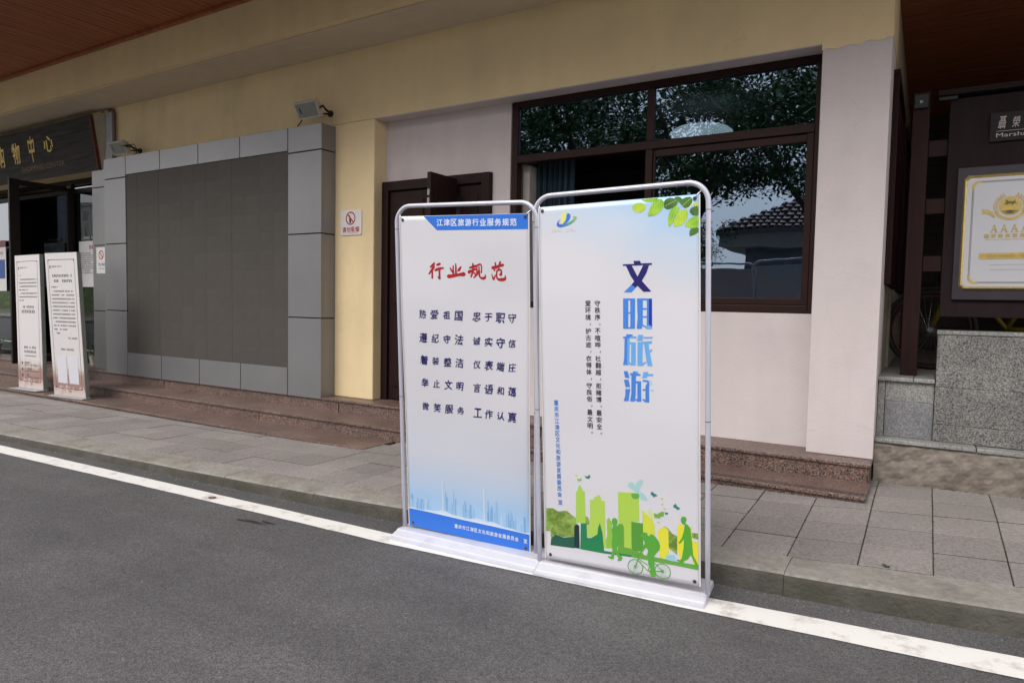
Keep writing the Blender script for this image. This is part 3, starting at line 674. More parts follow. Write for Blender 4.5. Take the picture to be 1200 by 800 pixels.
# ================================================================ LEANING NOTICE BOARDS
pr_brown = ink(105, 60, 62); pr_dark = ink(46, 42, 46)
def notice_board(loc, rot, w, h, label, kind):
    t = empty('notice_board', loc, label, 'notice board', 'free standing notice boards by the entrance')
    t.rotation_euler = rot
    MB().box((0, 0, 0), (w, .05, h)).build('board', mat('notice_board_edge_%d' % kind, (.20, .215, .19, 1), .6), t, bevel=.003)
    face = MB().box((.002, -.003, .004), (w - .002, -.0005, h - .003)).build('printed_face', None, t)
    # face: warm white with a reddish brown landscape fading in at the foot
    m, n, b = newmat('notice_face_%d' % kind); L = n.links.new
    tc = N(n, 'ShaderNodeTexCoord'); sp = N(n, 'ShaderNodeSeparateXYZ'); L(tc.outputs['Object'], sp.inputs[0])
    nz = N(n, 'ShaderNodeTexNoise', Scale=9.0, Detail=6.0, Roughness=.7); L(tc.outputs['Object'], nz.inputs['Vector'])
    ad = N(n, 'ShaderNodeMath', operation='MULTIPLY_ADD'); ad.inputs[1].default_value = .42; L(nz.outputs['Fac'], ad.inputs[0]); L(sp.outputs['Z'], ad.inputs[2])
    cr = N(n, 'ShaderNodeValToRGB'); e = cr.color_ramp.elements
    e[0].position = .17; e[0].color = (.56, .49, .46, 1); e[1].position = .66; e[1].color = (.60, .575, .575, 1)
    for p, c in ((.30, (.52, .43, .39, 1)), (.335, (.30, .19, .165, 1)), (.47, (.33, .22, .19, 1)), (.58, (.56, .51, .49, 1))): x = e.new(p); x.color = c
    L(ad.outputs[0], cr.inputs['Fac']); L(cr.outputs['Color'], b.inputs['Base Color']); b.inputs['Roughness'].default_value = .55
    face.data.materials[0] = m
    sf = lambda x, z, l=.0012: (x, -.003 - l, z)
    g = MB(); mx_ = .085 * w; zt = h - .085; zb = .10; tk = .006
    for a, b_ in (((mx_, zb), (w - mx_, zb + tk)), ((mx_, zt - tk), (w - mx_, zt)), ((mx_, zb + tk), (mx_ + tk, zt - tk)), ((w - mx_ - tk, zb + tk), (w - mx_, zt - tk))):
        g.quad(sf(a[0], a[1]), sf(b_[0], a[1]), sf(b_[0], b_[1]), sf(a[0], b_[1]))
    for cx_, cz_, sx, sz in ((mx_, zb, 1, 1), (w - mx_, zb, -1, 1), (mx_, zt, 1, -1), (w - mx_, zt, -1, -1)):
        g.add([sf(cx_, cz_), sf(cx_ + sx * .035, cz_), sf(cx_, cz_ + sz * .035)], [(0, 1, 2) if sx * sz > 0 else (0, 2, 1)])
    g.add([sf(.13 * w, h - .20), sf(.13 * w + .022, h - .20), sf(.13 * w + .022, h - .16), sf(.13 * w, h - .16)], [(0, 1, 2, 3)])
    g.build('printed_border', pr_brown, face)
    g = MB(); x0_, x1_ = .15 * w, .86 * w
    smallprint(g, sf, .20 * w, .52 * w, h - .185, .022, 3)
    if kind == 1:
        smallprint(g, sf, x0_, x1_, h - .29, .016, 5, .14)
        for i in range(7): smallprint(g, sf, x0_, x1_, h - .345 - .048 * i, .020, 20 + i, 1 if i not in (3, 6) else (.5 if i == 3 else .25), .04 if i in (0, 4) else 0)
        smallprint(g, sf, .28 * w, .74 * w, h - .73, .034, 40); smallprint(g, sf, .22 * w, .80 * w, h - .80, .046, 41)
        smallprint(g, sf, .28 * w, .78 * w, h - 1.29, .036, 42); smallprint(g, sf, .28 * w, .78 * w, h - 1.35, .036, 43); smallprint(g, sf, .30 * w, .76 * w, h - 1.40, .018, 44)
        for i in range(3): smallprint(g, sf, .30 * w, .6 * w, h - 1.50 - .085 * i, .026, 50 + i, .7 + .2 * (i % 2)); smallprint(g, sf, .30 * w, .84 * w, h - 1.525 - .085 * i, .014, 60 + i); g.box((.16 * w, -.0045, h - 1.51 - .085 * i), (.16 * w + .03, -.0035, h - 1.48 - .085 * i))
    else:
        smallprint(g, sf, .20 * w, .84 * w, h - .31, .036, 70); smallprint(g, sf, .24 * w, .80 * w, h - .375, .036, 71)
        smallprint(g, sf, x0_, x1_, h - .445, .018, 72, .3)
        for i in range(11): smallprint(g, sf, x0_, x1_, h - .50 - .049 * i, .021, 80 + i, 1 if i != 10 else .62, .04 if i in (0, 8) else 0)
        smallprint(g, sf, .22 * w, .34 * w, h - 1.04, .02, 95); smallprint(g, sf, .58 * w, .86 * w, h - 1.10, .024, 96); smallprint(g, sf, .32 * w, .74 * w, h - 1.25, .026, 97)
    g.build('printed_text', pr_dark, face)['kind'] = 'stuff'
    if kind == 2:
        for i in range(2):
            xa = (.17 + .36 * i) * w; MB().box((xa, -.0062, h - 1.68), (xa + .30 * w, -.0035, h - 1.32)).build('white_card', ink(205, 205, 212), face)
    MB().box((-.06, -.10 if kind == 1 else -.055, -.011), (w + .01, .06, .0)).build('base_plate', mat('pale_stone_base_%d' % kind, (.33, .33, .35, 1), .5), t, bevel=.003)
    return t
notice_board((-10.93, 4.60, .111), (R(.3), R(-.7), R(1)), .67, 1.85, 'left free standing notice board on the granite step, with a framed text and bulleted lines', 1)
notice_board((-9.79, 4.53, .111), (R(2.6), R(-.3), R(4)), .69, 1.85, 'right free standing notice board on the step, with long text and two white cards', 2)

# ================================================================ ENTRANCE SIGN, POSTERS, PLANTS
sb = empty('entrance_signboard', (-10.384, 5.40, 3.25), 'weathered black wooden signboard with gold characters over the entrance', 'sign')
wood_b = mat('weathered_black_plank', (.034, .030, .028, 1), .7, spec=.25, var=.5, scale=2.2, stretch=(.8, 6, 9), bump=.5, bscale=14, dirt=(.02, .018, .018, 1), dscale=3)
BW, BH = 5.2, .765
def SBp(x, z, l=0):  # tilted face: top leans out
    n_ = Vector((0, -BH, -.119)).normalized(); return (x, .05 - .119 * z / BH + n_.y * l, z + n_.z * l)
g = MB(); nb = 4
for k in range(nb):
    za = BH * k / nb + .0015; zb = BH * (k + 1) / nb - .0015
    MB().hexa([SBp(-BW, za, .0), SBp(-.0, za, .0), SBp(-.0, za, -.03), SBp(-BW, za, -.03), SBp(-BW, zb, 0), SBp(0, zb, 0), SBp(0, zb, -.03), SBp(-BW, zb, -.03)]).build('plank', wood_b, sb)
MB().hexa([SBp(-.012, 0, .012), SBp(.012, 0, .012), SBp(.012, 0, -.035), SBp(-.012, 0, -.035), SBp(-.012, BH, .012), SBp(.012, BH, .012), SBp(.012, BH, -.035), SBp(-.012, BH, -.035)]).build('edge_strip', M['wood_trim'], sb)
g = MB(); g.hexa([(-.03, .085, 0), (.014, .085, 0), (.05, .098, 0), (-.03, .098, 0), (-.03, -.03, BH), (.014, -.03, BH), (.20, .098, BH), (-.03, .098, BH)]); g.build('side_box', mat('grey_beige_side_box', (.34, .30, .22, 1), .8), sb)
g = MB()
rr = random.Random(3)
def brushy(amt, lean):
    def f(v):
        q = v.copy(); q[:, 0] += lean * q[:, 1] + amt * np.sin(q[:, 1] * 9 + q[:, 0] * 3); q[:, 1] += amt * np.sin(q[:, 0] * 7 + 1); return q
    return f
ssf = lambda x, z, l=.002: SBp(x, z, l)
for ch, cx_, w_, h_, z_ in (('心', -1.28, .27, .23, .37), ('中', -1.80, .20, .38, .27), ('物', -2.32, .27, .33, .27), ('购', -2.86, .27, .33, .26)):
    putc(ch, M['gold'], sb, cx_ - w_ / 2, z_, w=w_, h=h_, surf=ssf, fit=True, bold=.022, fx=brushy(.04, .12), lift=.006)
g = MB(); put(g, 'SHOPPING CENTER', -2.25, .14, w=1.35, h=.075, surf=ssf, fit=True, lift=.004); g.build('small_lettering', mat('dull_red_gold', (.16, .06, .02, 1), .5), sb)['kind'] = 'stuff'

dp = empty('downpipe', (-10.1, F, 3.25), 'brown conduit looping down the wall beside the signboard', 'pipe')
MB().tube([(.11, -.03, 0), (.11, -.03, .74), (.09, -.03, .80), (.02, -.03, .82), (-.22, -.03, .82)], .016, 8).build('pipe', mat('brown_pipe', (.13, .06, .04, 1), .5), dp, smooth=True)
MB().tube([(-.02, -.045, .80), (-.12, -.045, .805)], .019, 8).build('sleeve', mat('yellow_sleeve', (.4, .33, .05, 1), .5), dp, smooth=True)
MB().box((-.09, -.05, 0), (.07, -.002, .79)).build('trunking', mat('bluish_trunking', (.30, .30, .34, 1), .5), dp, bevel=.004)

def poster(x0, x1, z0, z1, label, kind):
    t = empty('poster', (x0, EY, z0), label, 'poster'); w, h = x1 - x0, z1 - z0
    MB().box((0, -.002, 0), (w, .0, h)).build('sheet', M['white_sheet'], t)
    sf = lambda x, z, l=.001: (x, -.002 - l, z)
    if kind == 1:
        g = MB(); smallprint(g, sf, .30, .78, h - .13, .07, 9); g.build('heading', ink(150, 40, 45), t)
        g = MB(); [smallprint(g, sf, .05, w - .05, h - .20 - .034 * i, .02, 100 + i, 1 if i % 4 else .5) for i in range(10)]; g.build('printed_text', pr_dark, t)['kind'] = 'stuff'
        g = MB(); smallprint(g, sf, .15, w - .1, h + .03, .045, 77); g.build('window_lettering', M['white_sheet'], t)['kind'] = 'stuff'
    else:
        MB().box((.05, -.004, .22), (w - .04, -.0025, h - .22)).build('blue_panel', ink(30, 70, 140), t)
        g = MB(); smallprint(g, sf, .08, w - .08, h - .13, .05, 8); g.build('heading', ink(150, 40, 45), t)
        MB().box((0, -.004, h + .004), (w, -.001, h + .12)).build('red_header', ink(105, 40, 50), t)
poster(-11.63, -10.95, 1.56, 2.28, 'white notice sheet with red heading and small text on the entrance glass', 1)
poster(-14.75, -14.12, 1.48, 2.26, 'white and blue poster on the entrance glass at the left edge of the picture', 2)

def pot_plant(x, y, z, s, label, seed):
    t = empty('potted_plant', (x, y, z), label, 'potted plant', 'potted plants inside the entrance glass'); r = random.Random(seed)
    MB().lathe([(.09 * s, 0), (.13 * s, .2 * s), (.135 * s, .22 * s), (.11 * s, .22 * s), (.11 * s, .19 * s)], n=18).build('pot', mat('pale_pot_%d' % seed, (.35, .33, .30, 1), .5), t, smooth=False)
    g = MB()
    for k in range(120):
        a = r.uniform(0, 6.28); rr_ = r.uniform(0, .17) * s; h = r.uniform(.2, .48) * s * (1 - rr_ / (.4 * s)); c = Vector((rr_ * math.cos(a), rr_ * math.sin(a), h)); l = r.uniform(.05, .10) * s
        d = Vector((math.cos(a + r.uniform(-1, 1)), math.sin(a + r.uniform(-1, 1)), r.uniform(-.2, .9))).normalized(); sd_ = d.cross(Vector((0, 0, 1))).normalized() * l * .3
        g.add([c, c + d * l * .5 + sd_, c + d * l, c + d * l * .5 - sd_], [(0, 1, 2, 3)])
    for k in range(6): a = k; g.tube([(0, 0, .18 * s), (.05 * s * math.cos(a), .05 * s * math.sin(a), .36 * s)], .004 * s, 5)
    g.build('foliage', M['leafgreen'], t)
pot_plant(-11.02, 5.69, .35, .75, 'small leafy pot plant by the narrow grey column', 1)
pot_plant(-14.25, 5.62, .35, .9, 'leafy pot plant at the left edge of the picture beside the entrance glass', 2)

# ================================================================ RIGHT SIDE: GRANITE WALL
gw = empty('granite_wall', (-.28, 5.6, .1), 'low wall of grey granite blocks on a stained rough concrete footing', 'wall')
def W_(name, a, b_, m, bevel=0, fnj=None):
    o = (-.28, 5.6, .1)
    return MB().box(tuple(a[i] - o[i] for i in range(3)), tuple(b_[i] - o[i] for i in range(3))).build(name, m, gw, bevel=bevel)
# rough footing: displaced grid
g = MB(); nx_, nz2 = 90, 18
def fy(i, j):
    r = math.sin(i * .9) * math.sin(j * 1.3 + i * .2) * .006 + rnd.uniform(-.004, .004)
    return r
P2 = [[(-.006 + 2.6 * i / nx_, fy(i, j) + (0 if j < nz2 else .01), -.1 + .468 * j / nz2) for i in range(nx_ + 1)] for j in range(nz2 + 1)]
vs = [p for r_ in P2 for p in r_]; g.add(vs, [(j * (nx_ + 1) + i, j * (nx_ + 1) + i + 1, (j + 1) * (nx_ + 1) + i + 1, (j + 1) * (nx_ + 1) + i) for j in range(nz2) for i in range(nx_)])
g.box((-.006, .014, -.1), (2.6, .6, .365)); g.build('footing', M['rough_base'], gw)
W_('capstone', (-.288, 5.585, .468), (.326, 5.80, .498), M['cap_granite'], .006)
W_('capstone', (.331, 5.592, .464), (1.30, 5.80, .494), M['cap_granite'], .006)
W_('granite_block', (-.238, 5.722, .499), (.068, 6.0, .76), M['plain_granite'], .004)
W_('granite_block', (-.285, 5.715, .499), (-.241, 6.0, .905), M['cap_granite'], .003)
W_('granite_block', (-.238, 5.722, .7615), (.068, 6.0, .905), M['cap_granite'], .004)
W_('floor_slab', (-.29, 5.69, .908), (-.065, 6.5, .937), M['cap_granite'], .005)
W_('floor_slab', (-.062, 5.692, .908), (.068, 6.5, .936), M['cap_granite'], .005)
W_('granite_block', (.070, 5.70, .4995), (1.6, 6.0, .62), M['grey_granite'], .004)
W_('granite_block', (.0715, 5.699, .6215), (1.6, 6.0, .885), M['grey_granite'], .004)
W_('granite_block', (.073, 5.70, .8865), (1.6, 6.0, 1.258), M['grey_granite'], .004)
W_('capstone', (.068, 5.692, 1.260), (1.6, 6.02, 1.287), M['cap_granite'], .005)
wb('passage_floor', (-.29, 6.5, .4), (1.9, 10.2, .933), mat('passage_floor_tile', (.22, .21, .2, 1), .6))

# ================================================================ WOODEN SCREEN WITH BOARD
ws = empty('wooden_screen', (-.1, 5.98, .937), 'dark red brown wooden post and rail screen carrying a tall notice panel', 'wooden screen')
def V_(name, a, b_, m, bevel=.004, par=ws):
    o = (-.1, 5.98, .937)
    return MB().box(tuple(a[i] - o[i] for i in range(3)), tuple(b_[i] - o[i] for i in range(3))).build(name, m, par, bevel=bevel)
V_('post', (-.158, 5.93, .9375), (-.048, 6.03, 3.03), M['dark_wood'])
for za, zb in ((2.555, 2.675), (2.14, 2.25), (1.715, 1.83)): V_('rail', (-.047, 5.95, za), (.075, 6.01, zb), M['dark_wood'])
V_('post', (.62, 5.96, 1.289), (.73, 6.06, 3.0), M['dark_wood'])
V_('panel', (.076, 5.93, 1.385), (.85, 5.975, 2.955), M['board_wood'])
V_('panel_cap', (-.0, 5.88, 2.975), (.90, 6.04, 3.015), M['board_wood'])
V_('panel_cap_strip', (.005, 5.90, 2.945), (.12, 5.925, 2.973), M['black'])
pc_ = V_('post_cap', (-.150, 5.905, 2.91), (-.06, 5.928, 3.01), M['black'])
g = MB(); ring(g, -.005, .028 + 1.99, .006, .009, lambda x, z, l=.001: (x, -.0765, z), 20); g.build('emblem_ring', M['silver'], ws)

# panel writing plate
sp = empty('name_plaque', (.32, 5.93, 2.62), 'small dark plaque with silver characters high on the dark panel', 'plaque')
MB().box((0, -.018, 0), (.42, -.001, .20)).build('plate', mat('dark_plaque', (.014, .011, .012, 1), .5, spec=.2), sp, bevel=.002)
sf = lambda x, z, l=.001: (x, -.018 - l, z)
g = MB(); put(g, '聶', .045, .085, w=.048, h=.085, surf=sf, fit=True, shear=.2); put(g, '榮', .125, .088, w=.048, h=.075, surf=sf, fit=True, shear=.2); put(g, '臻', .205, .085, w=.048, h=.08, surf=sf, fit=True, shear=.2)
g.quad(sf(.038, .068), sf(.34, .068), sf(.34, .0705), sf(.038, .0705)); put(g, 'Marshal', .038, .028, w=.185, h=.028, surf=sf, fit=True, bold=.01)
g.build('lettering', mat('pale_silver_ink', (.42, .38, .36, 1), .4, metal=.2), sp)

# AAAA plaque
aq = empty('award_plaque', (.145, 5.93, 1.51), 'silver tourist attraction award plaque with gold frame, wreath and four letters A', 'plaque')
MB().box((0, -.03, 0), (.60, -.0005, .94)).build('mount', mat('mauve_black_mount', (.028, .022, .030, 1), .4), aq, bevel=.003)
px0, px1, pz0, pz1 = .038, .59, .072, .882
def octo(x0, x1, z0, z1, c): return [(x0 + c, z0), (x1 - c, z0), (x1, z0 + c), (x1, z1 - c), (x1 - c, z1), (x0 + c, z1), (x0, z1 - c), (x0, z0 + c)]
o8 = octo(px0, px1, pz0, pz1, .025); i8 = octo(px0 + .022, px1 - .022, pz0 + .022, pz1 - .022, .018)
g = MB(); mid8 = octo(px0 + .010, px1 - .010, pz0 + .010, pz1 - .010, .022)
vs = [(x, -.030, z) for x, z in o8] + [(x, -.052, z) for x, z in mid8] + [(x, -.040, z) for x, z in i8]
g.add(vs, [(o + k, o + (k + 1) % 8, o + 8 + (k + 1) % 8, o + 8 + k) for o in (0, 8) for k in range(8)]); g.build('gold_frame', M['brass'], aq)
g = MB(); g.prism(i8, lambda p: (p[0], -.030, p[1]), lambda p: (p[0], -.041, p[1])); g.build('silver_face', M['silver'], aq)
sf = lambda x, z, l=.001: (x, -.041 - l, z)
g = MB(); t8 = octo(px0 + .052, px1 - .052, pz0 + .045, pz1 - .045, .02); t9 = octo(px0 + .058, px1 - .058, pz0 + .051, pz1 - .051, .017)
g.add([sf(*p) for p in t8] + [sf(*p) for p in t9], [(k, (k + 1) % 8, 8 + (k + 1) % 8, 8 + k) for k in range(8)]); t8 = octo(px0 + .060, px1 - .060, pz0 + .053, pz1 - .053, .017); t9 = octo(px0 + .064, px1 - .064, pz0 + .057, pz1 - .057, .015)
g.add([sf(*p) for p in t8] + [sf(*p) for p in t9], [(k, (k + 1) % 8, 8 + (k + 1) % 8, 8 + k) for k in range(8)]); g.build('inner_border', mat('grey_border', (.25, .25, .24, 1), .4), aq)
CX = .315; CZ = .655
GP = mat('gold_print', (.62, .46, .14, 1), .35, metal=.45, var=.12, scale=30)
def ap(name, pts, lift=.003):
    ar = sum(a[0] * b_[1] - b_[0] * a[1] for a, b_ in zip(pts, pts[1:] + pts[:1]))
    if ar < 0: pts = pts[::-1]
    return MB().add([sf(x, z, lift) for x, z in pts], [tuple(range(len(pts)))]).build(name, GP, aq)
for sz, cz_ in ((1, pz0 + .048), (-1, pz1 - .048)):
    cx_ = px0 + .055
    ap('corner_ornament', [(cx_ - .006, cz_ + sz * .06), (cx_ + .006, cz_ + sz * .055), (cx_ + .01, cz_ + sz * .028), (cx_ + .03, cz_ + sz * .010), (cx_ + .055, cz_ + sz * .007), (cx_ + .06, cz_ - sz * .006), (cx_ + .018, cz_ - sz * .004), (cx_ - .004, cz_ + sz * .018)], .002)
ap('emblem_disc', [(CX + .064 * math.cos(R(a)), CZ + .064 * math.sin(R(a))) for a in range(0, 360, 10)])
g = MB(); ring(g, CX, CZ - .002, .078, .096, sf, 24, .003, 205, 335); g.build('emblem_band', GP, aq)
for s_ in (-1, 1):
    for k in range(8):
        a = R(212 - k * 12.5); rr_ = .083; bx = CX - s_ * rr_ * math.cos(a) * 1.0; bz = CZ + rr_ * math.sin(a)
        tx, tz = -s_ * -math.sin(a) * -1, -math.cos(a)  # along the branch, upwards
        tx = s_ * math.sin(a) * -1; tx = -s_ * -math.sin(a)
        ux, uz = (CX - bx) / rr_, (CZ - bz) / rr_
        tx, tz = (uz * s_ * -1, ux * s_) if (ux * s_) > 0 else (uz * s_, -ux * s_)
        tx, tz = tx, abs(tz) if k > 1 else tz
        for q in (-1, 1):
            dx_, dz_ = tx * .8 + ux * q * .55, abs(tz) * .8 + uz * q * .55; nl = math.hypot(dx_, dz_); dx_ /= nl; dz_ /= nl
            ap('wreath_leaf', [(bx, bz), (bx + dx_ * .012 - dz_ * .005, bz + dz_ * .012 + dx_ * .005), (bx + dx_ * .026, bz + dz_ * .026), (bx + dx_ * .012 + dz_ * .005, bz + dz_ * .012 - dx_ * .005)], .003 + .0002 * (k % 2) + .0001 * (q > 0))
    ap('ribbon', [(CX + s_ * .080, CZ - .078), (CX + s_ * .100, CZ - .072), (CX + s_ * .128, CZ - .045), (CX + s_ * .158, CZ - .050), (CX + s_ * .160, CZ - .010), (CX + s_ * .150, CZ - .022), (CX + s_ * .128, CZ - .020), (CX + s_ * .098, CZ - .042)], .0036)
for k in range(4):   # seriffed letter A
    x = CX - .108 + .0585 * k; z = .472; A_ = MB()
    for pts in ([(.004, .004), (.009, .004), (.024, .052), (.021, .056)], [(.021, .056), (.025, .056), (.042, .004), (.031, .004)], [(.011, .018), (.035, .018), (.035, .022), (.011, .022)], [(-.001, 0), (.015, 0), (.015, .004), (-.001, .004)], [(.026, 0), (.048, 0), (.048, .004), (.026, .004)]):
        A_.add([sf(x + a, z + b_, .003) for a, b_ in pts], [(0, 1, 2, 3)])
    A_.build('letter', GP, aq)
for k, ch in enumerate('国家级旅游景区'): putc(ch, GP, aq, CX - .141 + .0405 * k, .437, w=.030, h=.026, surf=sf, fit=True, bold=.035, lift=.003)
g = MB(); put(g, 'NATIONAL TOURIST ATTRACTION', CX - .135, .419, w=.27, h=.010, surf=sf, fit=True, lift=.003); g.build('gold_print', GP, aq)['kind'] = 'stuff'
ap('gold_bar', [(CX - .165, .288), (CX + .165, .288), (CX + .165, .330), (CX - .165, .330)])
g = MB(); put(g, '中华人民共和国文化和旅游部', CX - .15, .300, w=.30, h=.018, surf=sf, fit=True, lift=.0045)
g.build('bar_lettering', M['olive_gold'], aq)['kind'] = 'stuff'
g = MB()  # horse and hills engraved on the disc
hs = [(-.035, .005), (-.025, .018), (-.030, .030), (-.022, .034), (-.012, .024), (.015, .022), (.030, .034), (.026, .018), (.040, .005), (.022, .008), (.012, -.008), (.008, .006), (-.010, .006), (-.022, -.008), (-.018, .008), (-.030, .000)]
g.add([sf(CX + x, CZ + z + .008, .0045) for x, z in hs][::-1], [tuple(range(len(hs)))[::-1]])
for k in range(3): g.add([sf(CX - .05 + .01 * k, CZ - .038 - .008 * k, .0045), sf(CX + .05 - .01 * k, CZ - .040 - .008 * k, .0045), sf(CX + .05 - .01 * k, CZ - .038 - .008 * k, .0045), sf(CX, CZ - .028 - .008 * k, .0045), sf(CX - .05 + .01 * k, CZ - .036 - .008 * k, .0045)], [(0, 1, 2, 3, 4)])
for a, b_ in (((-.10, .212), (.10, .2135)), ((-.10, .247), (.10, .2485))): g.quad(sf(CX + a[0], a[1]), sf(CX + b_[0], a[1]), sf(CX + b_[0], b_[1]), sf(CX + a[0], b_[1]))
g.build('engraving', mat('dark_engraving', (.16, .12, .04, 1), .4), aq)

# boards on the passage side wall
for i, (ya, yb, za, zb, lb) in enumerate(((5.85, 7.35, 1.62, 3.20, 'near dark red framed board on the passage side wall'), (7.9, 9.4, 1.62, 3.25, 'far dark red framed board on the passage side wall'))):
    t = empty('wall_board', (-.291, ya, za), lb, 'framed board', 'boards on the passage side wall')
    g = MB(); w, h = yb - ya, zb - za
    for a, b_ in (((0, 0), (w, .05)), ((0, h - .05), (w, h)), ((0, .05), (.05, h - .05)), ((w - .05, .05), (w, h - .05))): g.box((.001, a[0], a[1]), (.045, b_[0], b_[1]))
    g.build('frame', M['dark_wood'], t, bevel=.004)
    for k in range(5): MB().box((.001, .06 + (w - .12) * k / 5, .06), (.025, .06 + (w - .12) * (k + 1) / 5 - .03, h - .06)).build('panel', mat('wine_red_panel_%d_%d' % (i, k), (.06, .009, .015, 1), .5, var=.2, spec=.2), t)
t = empty('pale_panel', (-.29, 6.6, .94), 'pale ribbed panel standing against the passage side wall under the boards', 'panel')
for k in range(5): MB().box((.001, .02 + .34 * k, 0), (.02, .35 + .34 * k, .62)).build('slat', mat('pale_panel_%d' % k, (.32, .31, .27, 1), .7), t)
for k in range(5): MB().box((.0205, .17 + .34 * k, .40), (.0215, .19 + .34 * k, .50)).build('slot', M['black'], t)

# bicycle behind the screen
bk = empty('bicycle', (0, 6.75, .933), 'yellow framed bicycle with red rims parked behind the wooden screen', 'bicycle')
yel = mat('yellow_paint', (.17, .13, .008, 1), .5); redr = mat('red_rim', (.06, .006, .006, 1), .5)
for cx_ in (.03, 1.09):
    pts = [(cx_ + .315 * math.cos(R(a)), 0, .335 + .315 * math.sin(R(a))) for a in range(0, 360, 8)]
    wh = MB().tube(pts, .020, 8, closed=True).build('wheel', mat('tyre_rubber_%d' % int(cx_), (.015, .015, .015, 1), .8), bk, smooth=True)
    pts = [(cx_ + .285 * math.cos(R(a)), 0, .335 + .285 * math.sin(R(a))) for a in range(0, 360, 8)]
    MB().tube(pts, .011, 6, closed=True).build('rim', redr, wh, smooth=True)
    g = MB()
    for k in range(28): a = R(360 * k / 28); g.tube([(cx_ + .02 * math.cos(a + 1), .02 * (-1) ** k, .335 + .02 * math.sin(a + 1)), (cx_ + .28 * math.cos(a), 0, .335 + .28 * math.sin(a))], .0015, 4)
    g.lathe([(.02, -.03), (.02, .03)], (cx_, 0, .335), 12, 'y'); g.build('spokes', M['chrome'], wh)
    arc = [(cx_ + .35 * math.cos(R(a)), 0, .335 + .35 * math.sin(R(a))) for a in range(20, 165, 8)]
    MB().tube(arc, .014, 6).build('mudguard', M['black'], bk, smooth=True)
g = MB()
for a, b_ in (((.03, .335), (.20, .85)), ((.03, .335), (.22, .82)), ((.20, .80), (.55, .36)), ((.20, .85), (.80, .82)), ((.55, .36), (.80, .82)), ((.55, .36), (1.09, .335)), ((1.09, .335), (.76, .74)), ((.22, .75), (.24, .95))):
    g.tube([(a[0], .0, a[1]), (b_[0], .0, b_[1])], .017, 8)
g.build('frame', yel, bk, smooth=True)
g = MB().tube([(.24, 0, .95), (.22, -.10, 1.0), (.26, -.26, 1.0)], .011, 8).tube([(.24, 0, .95), (.22, .10, 1.0), (.26, .26, 1.0)], .011, 8).build('handlebar', M['black'], bk, smooth=True)
MB().box((.72, -.07, .93), (.97, .07, .98)).build('saddle', M['black'], bk, bevel=.02); MB().tube([(.80, 0, .82), (.83, 0, .93)], .012).build('seat_post', M['chrome'], bk)
g = MB().tube([(.22, 0, .98), (.12, -.05, 1.05), (.02, -.04, .95), (.05, 0, .7)], .004, 5).tube([(.22, .02, .98), (.10, .05, 1.08), (.0, .04, .92), (.06, 0, .62)], .004, 5).build('brake_cable', M['black'], bk, smooth=True)

# banner artwork, metres from the lower left corner
LEAF={
'a':[(0.497,1.817),(0.519,1.837),(0.55,1.836),(0.569,1.82),(0.563,1.798),(0.538,1.787),(0.512,1.797)],
'b':[(0.54,1.852),(0.582,1.855),(0.633,1.853),(0.615,1.832),(0.568,1.837)],
'c':[(0.575,1.765),(0.587,1.805),(0.608,1.839),(0.642,1.849),(0.658,1.83),(0.651,1.8),(0.624,1.775)],
'd':[(0.656,1.817),(0.658,1.839),(0.683,1.85),(0.71,1.842),(0.724,1.821),(0.705,1.802),(0.674,1.793),(0.656,1.804)],
'e':[(0.701,1.849),(0.728,1.851),(0.745,1.836),(0.741,1.824),(0.728,1.82)],
'f':[(0.728,1.829),(0.754,1.844),(0.785,1.846),(0.79,1.819),(0.772,1.797),(0.754,1.794),(0.737,1.809)],
'g':[(0.677,1.709),(0.674,1.754),(0.683,1.789),(0.71,1.809),(0.731,1.802),(0.723,1.779),(0.705,1.756),(0.701,1.734)],
'h':[(0.698,1.711),(0.705,1.752),(0.728,1.785),(0.759,1.792),(0.77,1.773),(0.763,1.743),(0.741,1.716)],
'i':[(0.749,1.714),(0.772,1.743),(0.798,1.756),(0.819,1.752),(0.819,1.709),(0.798,1.701),(0.772,1.705)],
'j':[(0.774,1.777),(0.781,1.794),(0.819,1.805),(0.819,1.754),(0.789,1.759)],
'k':[(0.773,1.663),(0.777,1.701),(0.818,1.705),(0.818,1.681),(0.798,1.671)],
'l':[(0.789,1.811),(0.815,1.822),(0.818,1.808),(0.798,1.797)],
}
